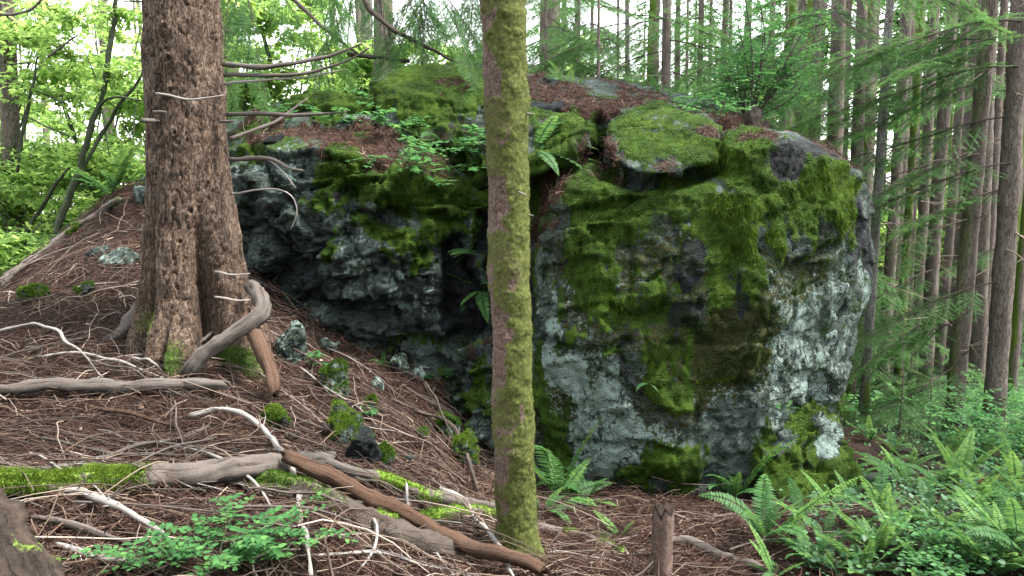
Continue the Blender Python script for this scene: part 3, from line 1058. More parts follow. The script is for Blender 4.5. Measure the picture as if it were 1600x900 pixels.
# ------------------------------------------------------------------ the two near trunks
def trunk_surface(ctrl, Y, zlo_ext, ztop_pts, nang, step, disp):
    pts = np.array([P(cx, y, Y) for cx, y, w in ctrl])
    rad = np.array([w / 2 / FPX * Y for cx, y, w in ctrl])
    o = np.argsort(pts[:, 2])
    pts, rad = pts[o], rad[o]
    z = np.concatenate([np.arange(pts[0, 2] - zlo_ext, E + 1.9, step), np.geomspace(E + 1.9, E + 14, 60)[1:]])
    slope = (pts[-1, :2] - pts[-2, :2]) / (pts[-1, 2] - pts[-2, 2])
    cx = np.interp(z, pts[:, 2], pts[:, 0])
    cy = np.interp(z, pts[:, 2], pts[:, 1])
    over = np.clip(z - pts[-1, 2], 0, None)
    cx += over * slope[0] * .6
    rr = np.interp(z, pts[:, 2], rad) * (1 - .055 * over).clip(.2)
    th = np.linspace(0, 2 * np.pi, nang, endpoint=False)
    TH, Z = np.meshgrid(th, z)
    RR = np.repeat(rr[:, None], nang, 1)
    RR, at = disp(TH.ravel(), Z.ravel(), RR.ravel(), pts)
    V = np.stack([np.repeat(cx, nang) + RR * np.sin(TH.ravel()), np.repeat(cy, nang) - RR * np.cos(TH.ravel()), Z.ravel()], 1)
    n = len(z)
    i = np.arange(n - 1)[:, None] * nang
    j = np.arange(nang)[None]
    F = np.stack([i + j, i + (j + 1) % nang, i + nang + (j + 1) % nang, i + nang + j], -1).reshape(-1, 4)
    return V, F, at


SPY = 5.6


def spruce_disp(th, z, r, pts):
    zb = P(308, 520, SPY)[2]
    k = sstep(zb + 1.25, zb + .05, z)
    fl = 0
    for a, wd, am in [(-.62, .19, .62), (.60, .20, .64), (1.6, .3, .25), (2.6, .3, .25), (-1.7, .3, .28), (-2.6, .3, .22), (0.05, .12, .05)]:
        dd = np.angle(np.exp(1j * (th - a + .12 * np.sin(z * 2.2 + a * 5))))
        fl = fl + am * np.exp(-(dd / wd) ** 2)
    k2 = sstep(zb + .35, zb - .25, z)
    lob = .16 * np.cos(5.3 * th + .6) * k2
    p = np.stack([np.sin(th) * r, np.cos(th) * r, z], 1)
    w = p + .020 * np.stack([vnoise(p * 14, 1), vnoise(p * 14, 2), vnoise(p * 14, 3)], 1) + .007 * np.stack([vnoise(p * 40, 4), vnoise(p * 40, 5), vnoise(p * 40, 6)], 1)
    fa = fbm(w * np.array([24, 24, 5.5]), 1.0, 3, 5, .45)
    fb = fbm(w * np.array([20, 20, 17]), 1.0, 2, 25)
    cid = .5 + .5 * vnoise(w * np.array([14, 14, 8]), 35)
    g1, g2, _, gid = worley(w / np.array([.012, .012, .028]), 15)
    plate = sstep(.0, .20, np.abs(fa)) * (.55 + .45 * sstep(0, .14, np.abs(fb)))
    rr = r * (1 - k * fl + .10 * k2 + lob) + .014 * plate * (.6 + .8 * cid) + .002 * (g2 - g1) + .012 * fbm(p, 4, 3, 8)
    # knots
    for a, zz, s in [(-.05, P(290, 55, SPY)[2], .03), (.0, P(290, 103, SPY)[2], .045), (.02, P(288, 150, SPY)[2], .035), (-.5, P(248, 192, SPY)[2], .035), (.1, P(297, 213, SPY)[2], .03), (.35, P(318, 330, SPY)[2], .04), (.1, P(300, 375, SPY)[2], .035)]:
        dd = np.hypot(np.angle(np.exp(1j * (th - a))) * r, z - zz)
        rr = rr + .022 * np.exp(-(dd / s) ** 2) - .04 * np.exp(-(dd / (s * .4)) ** 2)
        plate = plate * (1 - .9 * np.exp(-(dd / (s * .6)) ** 2))
    base = sstep(zb + .25, zb - .1, z)
    ms = base * (.45 + .6 * vnoise(p * 5, 77)) * sstep(.6, -.1, np.abs(th - .2) % 6.28 - 1.2) + .5 * np.exp(-(((th + 6.283 - .35 - .2 * 0) % 6.283 - 6.283 + .95) / .12) ** 2) * 0
    for a, am in [(-.60, .85), (-.95, .5)]:
        dd = np.angle(np.exp(1j * (th - a - .12)))
        ms = np.maximum(ms, am * np.exp(-(dd / .2) ** 2) * np.exp(-((z - zb - .12) / .16) ** 2))
    return rr, {'crack': .12 + .88 * plate * (.6 + .4 * sstep(0, .25, g2 - g1)), 'moss': np.clip(ms, 0, 1)}


ctrl = [(284, 0, 104), (288, 100, 107), (291, 200, 111), (297, 290, 120), (302, 350, 132), (305, 420, 150), (307, 480, 172), (309, 540, 208)]
V, F, at = trunk_surface(ctrl, SPY, .45, None, 230, .0115, spruce_disp)
sb = np.array([P(308, 540, SPY)[0], SPY, P(308, 540, SPY)[2]])
spruce = empty('spruce_tree', sb, 'thick spruce tree with scaly brown bark and spreading roots beside the boulder', 'tree')
mk('trunk', V, F, M['spruce_bark'], spruce, sb, True, None, at)
mw = at['moss'] * (V[:, 2] < E)
moss_fuzz('moss', V, F, sstep(.3, .7, mw), 5000, spruce, sb, .008, .022, .004, .3, tint=lambda q: .25)


def branch(name, pix, rpx, mat, parent=None, origin=None, sides=8, n=None, taper=(1, .5), wob=.004, label=None, cat='branch', group=None, moss=None, stubs=0, caps=True, seed=0):
    """pix: (px, py, Y) points; rpx: radius in metres"""
    pts = np.array([np.array(p) if isinstance(p, np.ndarray) else P(*p) for p in pix])
    L = np.linalg.norm(np.diff(pts, axis=0), axis=1).sum()
    n = n or int(max(10, L / .03))
    c, r = resample(pts, n, np.array(taper) * rpx)
    c = c + wob * np.stack([fbm(c + 3.1, 3, 2, 91 + seed), fbm(c + 7.7, 3, 2, 92 + seed), fbm(c, 3, 2, 93 + seed)], 1) * 4
    r = r * (1 + .13 * vnoise(c * 22, 4 + seed))
    V, F = tube(c, r, sides)
    if sides >= 8:
        nrm = unit(V - np.repeat(c, sides, 0))
        aa_ = np.tile(np.arange(sides), n) / sides * 2 * np.pi
        ln_ = np.repeat(np.linspace(0, L, n), sides)
        V = V + nrm * (rpx * (.16 * fbm(V, 26, 3, 95 + seed) + .26 * fbm(np.stack([np.cos(aa_) * 1.6, np.sin(aa_) * 1.6, ln_ * 2.2], 1), 1.5, 3, 99 + seed)))[:, None]
    if sides >= 12 and caps:
        gj = np.random.default_rng(seed + 71)
        tn = np.gradient(c, axis=0)
        tn = tn / np.linalg.norm(tn, axis=1, keepdims=True)
        for e_, sg_ in ((0, -1), (n - 1, 1)):
            jg = gj.random(sides) ** 2 * 2.6 * rpx
            jg = .6 * jg + .4 * np.roll(jg, 1)
            V[e_ * sides:(e_ + 1) * sides] += sg_ * tn[e_] * jg[:, None]
            V[e_ * sides:(e_ + 1) * sides] += (c[e_] - V[e_ * sides:(e_ + 1) * sides]) * .25 * gj.random((sides, 1))
    slen = np.concatenate([[0], np.cumsum(np.linalg.norm(np.diff(c, axis=0), axis=1))])
    aa = np.tile(np.arange(sides), n) / sides * 2 * np.pi
    ga = {'ca': np.cos(aa), 'sa': np.sin(aa), 'sl': np.repeat(slen, sides)}
    Fs = [F] + (tubecaps(n, sides) if caps else [])
    if stubs:
        mbs = MB()
        g = np.random.default_rng(seed + 5)
        for k in range(stubs):
            i = g.integers(2, n - 2)
            dv = unit(g.normal(size=3) + np.array([0, 0, .6]))
            v, f = tube(np.array([c[i], c[i] + dv * r[i] * (2 + 3 * g.random())]), np.array([.3, .15]) * r[i], 5)
            mbs.add(v, f)
        v2, f2, _, _ = mbs.out()
        Fs.append(f2[0] + len(V))
        V = np.concatenate([V, v2])
    ms = np.zeros(len(V)) if moss is None else moss(V)
    if origin is None:
        origin = c[len(c) // 2].copy()
    if len({f.shape[1] for f in Fs}) > 0:
        o = mk(name, V, Fs, M[mat], parent, origin, True, None, dict({'moss': ms}, **{k_: np.concatenate([a_, np.zeros(len(V) - len(a_))]) for k_, a_ in ga.items()}))
    if label:
        tag(o, label, cat, group)
    return o, V, F, c, r


ms_none = None
for pix, r in [([(348, 101, 5.5), (420, 103, 5.4), (500, 91, 5.4), (565, 68, 5.45)], .016), ([(350, 117, 5.5), (440, 118, 5.35), (520, 104, 5.3), (576, 75, 5.3)], .012),
               ([(350, 131, 5.5), (440, 124, 5.35), (540, 112, 5.3)], .008), ([(352, 178, 5.5), (450, 180, 5.3), (540, 175, 5.2)], .013), ([(358, 215, 5.6), (430, 192, 5.8), (482, 152, 6.0)], .012),
               ([(358, 247, 5.5), (420, 250, 5.35), (452, 261, 5.3), (476, 263, 5.3)], .014), ([(250, 148, 5.35), (300, 156, 5.25), (346, 148, 5.2)], .007), ([(223, 187, 5.1), (236, 190, 5.2), (250, 190, 5.36)], .014),
               ([(243, 177, 5.3), (262, 178, 5.27)], .012), ([(332, 427, 5.28), (360, 430, 5.2), (391, 427, 5.2)], .007), ([(334, 465, 5.2), (365, 470, 5.15), (389, 468, 5.15)], .007),
               ([(360, 300, 5.5), (440, 297, 5.3), (462, 325, 5.3), (455, 360, 5.3)], .006), ([(420, 252, 5.35), (445, 270, 5.3), (462, 292, 5.3)], .006), ([(341, 190, 5.4), (362, 188, 5.3)], .011)]:
    branch('dead_branch', pix, r, 'dead_wood' if r > .008 else 'pale_wood', spruce, sb, 8, taper=(1.1, 1, .45))
branch('root', [(296, 577, 5.0), (318, 552, 5.02), (350, 533, 5.06), (385, 508, 5.12), (410, 487, 5.2), (404, 464, 5.3), (392, 450, 5.45)], .05, 'dead_wood', spruce, sb, 16, taper=(1.1, .9, .95, 1, .9), wob=.003)
branch('root', [(386, 500, 5.25), (404, 540, 5.08), (420, 575, 4.98), (428, 606, 4.9)], .047, 'red_wood', spruce, sb, 16, taper=(1.1, 1, .9))
branch('root', [(225, 480, 5.6), (190, 520, 5.5), (140, 545, 5.45), (90, 560, 5.4)], .05, 'dead_wood', spruce, sb, 12, taper=(1.3, .8, .4))

SLY = 3.9


def slim_disp(th, z, r, pts):
    p = np.stack([np.sin(th) * r, np.cos(th) * r, z], 1)
    w = p + .004 * np.stack([vnoise(p * 30, 1), vnoise(p * 30, 2), vnoise(p * 30, 3)], 1)
    f1, f2, cc, cid = worley(w / np.array([.013, .013, .022]), 5)
    plate = sstep(0, .4, f2 - f1)
    zb = P(806, 885, SLY)[2]
    side = sstep(-.55, .25, np.sin(th - .05) + .55 * fbm(p, 3.2, 4, 61, .6) + .3 * fbm(p, 14, 3, 62))
    patch = sstep(-.05, .5, fbm(p, 4.0, 4, 66, .6) + .25 * np.cos(th)) * .6
    ms = np.clip(np.maximum(side * (.72 + .28 * sstep(-.4, .3, fbm(p, 9, 3, 67))), patch) + .7 * sstep(zb + .45, zb + .0, z), 0, 1)
    pale = np.exp(-((np.angle(np.exp(1j * (th - .45))) / .12) ** 2 + ((z - P(805, 640, SLY)[2]) / .06) ** 2))
    flare = 1 + .42 * sstep(zb + .30, zb - .08, z) ** 1.6 * (1 + .5 * np.cos(4 * th + .7)) + .05 * fbm(p * [1, 1, .4], 5, 3, 19)
    rr = r * flare + .0035 * plate * (.5 + cid) + .006 * fbm(p, 7, 3, 8) + .007 * ms * (1 + fbm(p, 18, 3, 71))
    for a, y in [(.5, 145), (-.2, 290), (.9, 300), (.3, 420), (.6, 545), (-.6, 60), (-.4, 520), (.1, 700), (.8, 60)]:
        zz = P(790, y, SLY)[2]
        dd = np.hypot(np.angle(np.exp(1j * (th - a))) * r, z - zz)
        rr = rr + .012 * np.exp(-(dd / .018) ** 2) - .016 * np.exp(-(dd / .007) ** 2)
    return rr, {'crack': .25 + .75 * plate, 'moss': ms * (1 - pale)}


ctrl = [(785, 0, 66), (788, 120, 63), (793, 260, 60), (795, 420, 59), (800, 560, 60), (802, 690, 60), (807, 800, 61), (809, 890, 64)]
V, F, at = trunk_surface(ctrl, SLY, .35, None, 110, .008, slim_disp)
tb = np.array([P(806, 888, SLY)[0], SLY, P(806, 888, SLY)[2]])
slim = empty('slim_tree', tb, 'slim tree in front of the boulder, trunk coated with yellow-green moss', 'tree')
mk('trunk', V, F, M['slim_bark'], slim, tb, True, None, at)
mw = sstep(.35, .8, at['moss'] + .3 * fbm(V, 25, 2, 3)) * (V[:, 2] < E + 1.8)
moss_fuzz('moss', V, F, mw, 60000, slim, tb, .004, .014, .0022, .35, mat='moss_olive', tint=lambda q: .08)
for pix, r in [([(824, 178, 3.85), (834, 178, 3.82)], .006), ([(758, 226, 3.85), (748, 222, 3.8)], .004), ([(826, 335, 3.88), (834, 337, 3.85)], .004), ([(812, 300, 3.8), (824, 305, 3.75)], .004)]:
    branch('branch_stub', pix, r, 'pale_wood', slim, tb, 6, n=5, wob=.001)


# ------------------------------------------------------------------ conifer boughs, dead branches, crowns (shared meshes)
def needles_on(p0, p1, step, nl, nw, up, g):
    """needle pairs along straight twigs p0->p1 (arrays)"""
    out = []
    L = np.linalg.norm(p1 - p0, axis=1)
    for k in range(len(p0)):
        n = max(3, int(L[k] / step))
        t = (np.arange(n) + .5) / n
        c = p0[k] + (p1[k] - p0[k]) * t[:, None]
        d = unit(p1[k] - p0[k])
        s = unit(np.cross(d, up[k]))
        for sg in (-1, 1):
            dd = unit(d * .5 + s * sg + g.normal(size=(n, 3)) * .16)
            ln = nl * (1.05 - .55 * t) * (.8 + .4 * g.random(n))
            bs = d * nw / 2
            out.append(np.stack([c - bs, c + bs, c + dd * ln[:, None]], 1).reshape(-1, 3))
    V = np.concatenate(out)
    return V, np.arange(len(V)).reshape(-1, 3)


def make_bough(seed, L=1.7, nt=44):
    g = np.random.default_rng(seed)
    mb = MB()
    x = np.linspace(0, 1, 14)
    limb = np.stack([x * L, .10 * np.sin(x * 4 + seed) * L * .4, -.10 * x * L - .22 * x ** 2 * L + .02 * np.sin(9 * x)], 1)
    v, f = tube(limb, np.linspace(.0085, .002, 14), 5)
    mb.add(v, f, .3, 0)
    P0, P1, UPV = [], [], []
    for k in range(nt):
        t = .10 + .9 * (k + g.random()) / nt
        if g.random() < .12:
            continue
        c = np.array([np.interp(t, x, limb[:, a]) for a in range(3)])
        sg = 1 if k % 2 else -1
        ang = sg * (.95 + g.normal(0, .16)) * (1 - .45 * t)
        ln = (.50 * (1 - t) ** .7 + .10) * (.55 + .7 * g.random()) * L / 1.7
        dirv = unit(np.array([math.cos(ang), math.sin(ang), -.28 + g.normal(0, .10)]))
        e = c + dirv * ln + np.array([0, 0, -.25 * ln * ln])
        v, f = tube(np.stack([c, (c + e) / 2 + [0, 0, .01], e]), np.array([.003, .002, .001]), 3)
        mb.add(v, f, .3, 0)
        P0.append(c + (e - c) * .15)
        P1.append(e)
        UPV.append([0, 0, 1])
        ns = int(3 + ln * 16)
        for j in range(ns):
            u = .15 + .8 * (j + g.random() * .6) / ns
            b = c + (e - c) * u
            s2 = 1 if j % 2 else -1
            a2 = ang + s2 * (.85 + g.normal(0, .15))
            l2 = (.16 * (1 - u) + .045) * (.6 + .7 * g.random())
            dv = unit(np.array([math.cos(a2), math.sin(a2), -.35 + g.normal(0, .13)]))
            P0.append(b)
            P1.append(b + dv * l2)
            UPV.append(unit(np.array([g.normal(0, .2), g.normal(0, .2), 1])))
    V, F = needles_on(np.array(P0), np.array(P1),   .0135, .026, .0085, np.array(UPV), g)
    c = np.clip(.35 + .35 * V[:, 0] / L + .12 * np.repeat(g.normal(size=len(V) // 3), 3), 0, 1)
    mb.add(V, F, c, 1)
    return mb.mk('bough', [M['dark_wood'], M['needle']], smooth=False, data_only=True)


BOUGH = [make_bough(s) for s in (101, 102, 103, 104)]


def make_dead(seed, L=.8):
    g = np.random.default_rng(seed)
    mb = MB()
    x = np.linspace(0, 1, 9)
    c = np.stack([x * L, g.normal(0, .12) * L * x ** 2 + .02 * np.sin(7 * x), (g.normal(-.1, .2)) * L * x ** 1.5], 1)
    v, f = tube(c, np.linspace(.009, .0025, 9), 5)
    mb.add(v, f, .7)
    for k in range(3):
        i = g.integers(2, 8)
        e = c[i] + np.array([.12 * L, g.choice([-1, 1]) * .2 * L, g.normal(0, .08)]) * (.4 + g.random())
        v, f = tube(np.stack([c[i], e]), np.array([.004, .002]), 4)
        mb.add(v, f, .8)
    return mb.mk('dead_branch', M['twig'], data_only=True)


DEAD = [make_dead(s) for s in (1, 2, 3, 4, 5)]


def make_crown(seed, Hc=11, R0=2.4, n=3600):
    g = np.random.default_rng(seed)
    mb = MB()
    nb = 64
    for k in range(nb):
        t = (k + g.random()) / nb
        z = t * Hc
        rr = R0 * (1 - t) ** .8 * (.6 + .55 * g.random()) + .2
        a = k * 2.4 + g.normal(0, .3)
        dv = np.array([math.cos(a), math.sin(a), 0])
        e = dv * rr + np.array([0, 0, z - .38 * rr])
        c = np.array([0, 0, z])
        v, f = tube(np.stack([c, (c + e) / 2 + [0, 0, .1], e]), np.array([.025, .014, .004]), 4)
        mb.add(v, f, .2, 0)
        m = int(n / nb * (rr / R0 + .3))
        u = .12 + .88 * g.random(m)
        p = c + (e - c) * u[:, None] + np.array([0, 0, .1]) * np.sin(u * 3.14)[:, None]
        sg = g.choice([-1, 1], m)
        an = a + sg * (.9 + g.normal(0, .25, m))
        dd = np.stack([np.cos(an), np.sin(an), -.4 + .2 * g.normal(size=m)], 1)
        ln = (.18 + .45 * (1 - u) * rr / 2) * (.5 + .8 * g.random(m))
        V, F = leaves(p, dd, np.tile([0, 0, 1.0], (m, 1)) + g.normal(size=(m, 3)) * .25, ln, .05 + .10 * ln, .1)
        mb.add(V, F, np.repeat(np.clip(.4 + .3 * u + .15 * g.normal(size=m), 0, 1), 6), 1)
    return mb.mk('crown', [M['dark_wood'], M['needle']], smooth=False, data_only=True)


CROWN = [make_crown(s) for s in (11, 12, 13)]


def make_trunk_mesh(seed, Ht=20, r=.17, mat='forest_bark', moss=.0):
    g = np.random.default_rng(seed)
    z = np.concatenate([np.arange(-.6, 7, .16), np.linspace(7, Ht, 18)])
    c = np.stack([.06 * np.sin(z * .35 + seed), .06 * np.cos(z * .28 + seed * 2), z], 1)
    rr = r * np.interp(z, [-.6, 0, .4, 3, Ht], [1.6, 1.35, 1.1, 1.0, .15]) * (1 + .03 * vnoise(c * 3, seed))
    V, F = tube(c, rr, 16)
    nrm = unit(V - np.repeat(c, 16, 0))
    V = V + nrm * (.018 * fbm(V, 7, 3, seed))[:, None]
    ms = moss * sstep(-.3, .7, -nrm[:, 0] + .6 * fbm(V, 1.8, 3, seed + 3)) + .5 * sstep(1.2, .2, V[:, 2]) * (.5 + fbm(V, 3, 2, seed + 4))
    return mk('trunk', V, F, M[mat], None, None, True, None, {'moss': ms}, True)


TRUNK = [make_trunk_mesh(s) for s in (1, 2, 3)] + [make_trunk_mesh(4, moss=.75), make_trunk_mesh(6, moss=.45), make_trunk_mesh(5, 14, .17, 'grey_bark', .2)]
KINDS = ['brown', 'brown', 'brown', 'mossy', 'patchy', 'grey']


def forest_tree(base, r, lean, kind, label, group, crown=True, dead=8, height=1.0, name='conifer_tree', crown_z=8.5, g=rng):
    t = empty(name, base, label, 'tree', group)
    s = r / .17
    lx, ly = lean
    sh = Matrix(((s, 0, lx, 0), (0, s, ly, 0), (0, 0, 1 * height, 0), (0, 0, 0, 1)))
    rz = Matrix.Rotation(g.random() * 6.28 if kind not in (3, 4) else g.normal(0, .5), 4, 'Z')
    inst('trunk', TRUNK[kind], t, sh @ rz)
    for k in range(dead):
        z = .8 + 6.5 * g.random()
        a = g.random() * 6.28
        m = Matrix.Translation((lx * z + math.cos(a) * r * .9, ly * z + math.sin(a) * r * .9, z)) @ Matrix.Rotation(a, 4, 'Z') @ Matrix.Rotation(g.normal(0, .25), 4, 'Y') @ Matrix.Scale(.5 + .7 * g.random(), 4)
        inst('dead_branch', DEAD[g.integers(5)], t, m)
    if crown:
        m = Matrix.Translation((lx * crown_z, ly * crown_z, crown_z)) @ Matrix.Rotation(g.random() * 6.28, 4, 'Z') @ Matrix.Scale(.8 + .5 * g.random(), 4)
        inst('crown', CROWN[g.integers(3)], t, m)
    return t


def add_bough(t, pw, az, pitch, sc, k=None):
    """live bough on tree t at world point pw"""
    loc = Vector(pw) - t.location
    m = Matrix.Translation(loc) @ Matrix.Rotation(az, 4, 'Z') @ Matrix.Rotation(pitch, 4, 'Y') @ Matrix.Rotation(rng.normal(0, .25), 4, 'X') @ Matrix.Scale(sc, 4)
    return inst('bough', BOUGH[rng.integers(4) if k is None else k], t, m)


# named trunks: px at top row, px at base, py base, width px, Y, kind, label
TR = [
    (1590, 1547, 672, 44, 8.6, 0, 'dark brown conifer trunk rising from leafy shrubs, stoutest in the right-hand wood'),
    (1560, 1490, 692, 38, 8.8, 4, 'conifer trunk with moss down its left flank, leaning beside the stoutest dark one'),
    (1494, 1446, 625, 30, 11.5, 0, 'straight brown trunk behind the hanging hemlock sprays'),
    (1420, 1382, 598, 26, 13.5, 1, 'reddish brown trunk just behind the grey mottled one'),
    (1450, 1402, 612, 19, 12.3, 3, 'thin trunk coated in yellow-green moss among brown trunks'),
    (1300, 1288, 640, 36, 10.6, 4, 'thick brown trunk standing behind the dark top corner of the boulder'),
    (1346, 1322, 620, 27, 12.0, 2, 'brown trunk just right of the boulder top, hung with green sprays'),
    (1400, 1345, 664, 20, 9.0, 5, 'grey mottled trunk leaning out of the ferns beside the boulder'),
    (1640, 1581, 625, 20, 12.5, 3, 'slim mossy trunk beyond the stoutest dark one'),
    (1470, 1425, 600, 24, 14.0, 1, 'pale brown trunk between mossy and straight trunks'),
    (1036, 1034, 420, 23, 13.0, 2, 'pale brown trunk seen above the boulder top'),
    (976, 982, 420, 14, 13.5, 5, 'slender grey trunk with bare side twigs above the boulder top'),
    (961, 965, 420, 6, 12.5, 0, 'pole-thin dark sapling trunk above the boulder top'),
    (1092, 1086, 420, 14, 15, 1, 'thin brown trunk behind the leafy shrub on the boulder'),
    (8, 18, 395, 40, 10.0, 4, 'mossy trunk among bright maple leaves left of the mound'),
]
trees = []
for xt, xb, yb, w, Y, kind, lab in TR:
    b = P(xb, yb, Y)
    b[2] = H(b[0], b[1])[0]
    tp = P(xt, 0, Y)
    lean = ((tp[0] - b[0]) / (tp[2] - b[2]), 0)
    trees.append(forest_tree(b, .66 * w / 2 / FPX * Y, lean, kind, lab, None, dead=16 if xb > 900 else 5, crown=Y < 8.9 and xb > 1200, crown_z=9.5))

gsel = np.random.default_rng(21)
for k in range(92):
    Y = 14 + 36 * gsel.random() ** 1.4
    px = 1230 + 420 * gsel.random() if k < 68 else gsel.uniform(830, 1230)
    b = P(px, 600, Y)
    b[2] = H(b[0], b[1])[0]
    forest_tree(b, .07 + .08 * gsel.random(), (gsel.normal(0, .022), 0), int(gsel.choice([0, 1, 2, 2, 3, 4])), 'slender conifer trunk far back in the wood behind the boulder', 'far conifer trunks behind the boulder', dead=4, crown=k % 3 == 0 and Y > 26, crown_z=8.5, g=gsel)
for k in range(16):
    Y = 14 + 30 * gsel.random()
    px = gsel.uniform(-150, 600)
    b = P(px, 500, Y)
    b[2] = H(b[0], b[1])[0]
    forest_tree(b, .08 + .10 * gsel.random(), (gsel.normal(0, .03), 0), int(gsel.choice([1, 2, 4, 5])), 'pale trunk in the bright maple thicket beyond the mound', 'far trunks in the maple thicket', dead=3, crown=False, g=gsel)

# live boughs in view, (tree index, px, py at the trunk, azimuth deg [180 = to the left], pitch, scale)
for ti, px, py, az, pit, sc in [(0, 1588, 40, 186, -4, 1.35), (0, 1582, 110, 176, -2, 1.4), (0, 1574, 255, 182, 4, 1.15), (0, 1566, 300, 196, 0, .9), (0, 1555, 440, 188, 8, 1.0), (0, 1585, 60, 205, 0, 1.2), (0, 1580, 180, 165, 2, 1.2),
                                (1, 1550, 60, 190, 0, 1.3), (1, 1545, 130, 170, 6, 1.2), (1, 1530, 240, 200, 4, 1.0), (1, 1512, 470, 190, 12, 1.1), (1, 1510, 500, 165, 14, 1.1), (1, 1505, 560, 205, 10, 1.0), (1, 1500, 590, 180, 8, .9),
                                (2, 1485, 60, 180, 8, 1.3), (2, 1480, 150, 160, 8, 1.3), (2, 1470, 250, 200, 8, 1.2), (2, 1462, 420, 185, 12, 1.2), (2, 1460, 500, 200, 10, 1.1),
                                (5, 1298, 20, 185, 10, 1.5), (5, 1298, 60, 200, 14, 1.5), (5, 1296, 40, 150, 10, 1.5), (5, 1297, 90, 230, 14, 1.3), (5, 1296, 10, 260, 8, 1.4), (5, 1294, 110, 175, 18, 1.2), (5, 1297, -30, 300, 10, 1.5),
                                (6, 1344, 40, 200, 10, 1.4), (6, 1340, 100, 230, 14, 1.3), (6, 1338, 150, 180, 16, 1.2), (6, 1340, 60, 320, 10, 1.4), (6, 1336, 190, 210, 16, 1.1),
                                (3, 1410, 90, 200, 10, 1.3), (3, 1405, 230, 220, 8, 1.2), (3, 1400, 380, 180, 10, 1.1), (4, 1430, 60, 210, 10, 1.2), (4, 1420, 330, 240, 10, 1.1), (4, 1415, 440, 210, 10, 1.1),
                                (10, 1036, 30, 190, 8, 1.5), (10, 1036, 80, 170, 8, 1.5), (10, 1036, 60, 340, 8, 1.5), (10, 1036, 110, 10, 8, 1.5), (11, 978, 40, 190, 6, 1.5), (11, 978, 90, 175, 6, 1.4), (11, 978, 20, 350, 6, 1.4), (11, 980, 130, 200, 6, 1.4), (12, 962, 60, 200, 6, 1.2), (12, 963, 110, 160, 6, 1.2),
                                (13, 1090, 30, 200, 10, 1.5), (13, 1090, 70, 330, 10, 1.5), (13, 1089, 110, 180, 8, 1.4), (13, 1089, 140, 0, 8, 1.4), (9, 1460, 120, 200, 8, 1.4), (9, 1455, 300, 170, 10, 1.2), (8, 1620, 120, 180, 4, 1.2), (8, 1600, 380, 185, 6, 1.0)]:
    t = trees[ti]
    Y = t.location.y
    add_bough(t, P(px, py, Y), R(az), R(pit), sc)

# young hemlocks growing between the trunks
def young_conifer(base, h, label, group, g, dens=26):
    t = empty('young_hemlock', base, label, 'tree', group)
    v, f = tube(np.array([[0, 0, -.1], [0.02, 0, h * .5], [0, .02, h]]), np.array([.022, .014, .004]) * (h / 2.5), 7)
    mk('trunk', v, f, M['forest_bark'], t, None, True, None, {'moss': np.zeros(len(v))})
    for k in range(dens):
        u = (k + g.random()) / dens
        z = h * (.12 + .85 * u)
        a = k * 2.399 + g.normal(0, .3)
        m = Matrix.Translation((0, 0, z)) @ Matrix.Rotation(a, 4, 'Z') @ Matrix.Rotation(R(2 + 10 * (1 - u)), 4, 'Y') @ Matrix.Scale((.18 + .62 * (1 - u)) * h / 3.2 * (.8 + .4 * g.random()), 4)
        inst('bough', BOUGH[g.integers(4)], t, m)
    return t


gy_ = np.random.default_rng(33)
for px, Y, h in [(850, 13, 4.6), (900, 15, 5.4), (930, 12, 4.2), (1010, 16, 5.5), (1130, 14, 5.2), (1065, 18, 6), (1215, 13, 5.0), (870, 19, 6.5), (1100, 21, 7.5), (760, 18, 7), (1160, 24, 8), (920, 24, 8)]:
    b = P(px, 450, Y)
    b[2] = H(b[0], b[1])[0]
    young_conifer(b, h * 1.5, 'young hemlock in the airy thicket behind the boulder top', 'young hemlocks behind the boulder top', gy_, 34)
for px, py, Y, h, lab in [(1405, 660, 8.0, 1.5, 'small drooping hemlock in the ferns between grey and mossy trunks'), (1450, 660, 8.3, 1.25, 'low hemlock sapling at the foot of the leaning mossy trunk'), (1420, 620, 10.5, 1.9, 'feathery hemlock sapling in front of the reddish trunk')]:
    b = P(px, py, Y)
    b[2] = H(b[0], b[1])[0]
    young_conifer(b, h * .85, lab, None, gy_, 10)
for px, Y, h in [(1250, 26, 6), (1420, 30, 6), (1560, 28, 5), (1600, 20, 4), (1530, 26, 7), (1330, 30, 8), (1480, 33, 8), (1590, 30, 8)]:
    b = P(px, 450, Y)
    b[2] = H(b[0], b[1])[0]
    young_conifer(b, h * 1.35, 'far young hemlock seen between the right-hand trunks', 'far young hemlocks between the trunks', gy_, 22)

gk = np.random.default_rng(88)  # unseen conifers with low crowns, added to cut light from the camera side
for x, y, r in [(-4, -3, .2), (2.5, -3.5, .2), (0, -5, .22), (5.5, -1.5, .2), (-6, .5, .2), (-7, -2, .22), (-4.5, -6, .2), (-1, -8, .24), (3, -7, .2), (6.5, -4, .22), (9, 1, .2), (-9.5, 3, .22), (1, -12, .22), (-7, -10, .2), (7, -10, .22), (10.5, 5.5, .2), (12, -3, .22), (-12, -3, .2)]:
    b = np.array([x, y, H(x, y)[0]])
    forest_tree(b, r, (gk.normal(0, .01), 0), int(gk.choice([0, 1, 2])), 'unseen tall conifer added behind or beside the viewpoint to block low light', 'unseen conifers added around the viewpoint for shade', dead=3, crown=True, crown_z=2.6, g=gk)

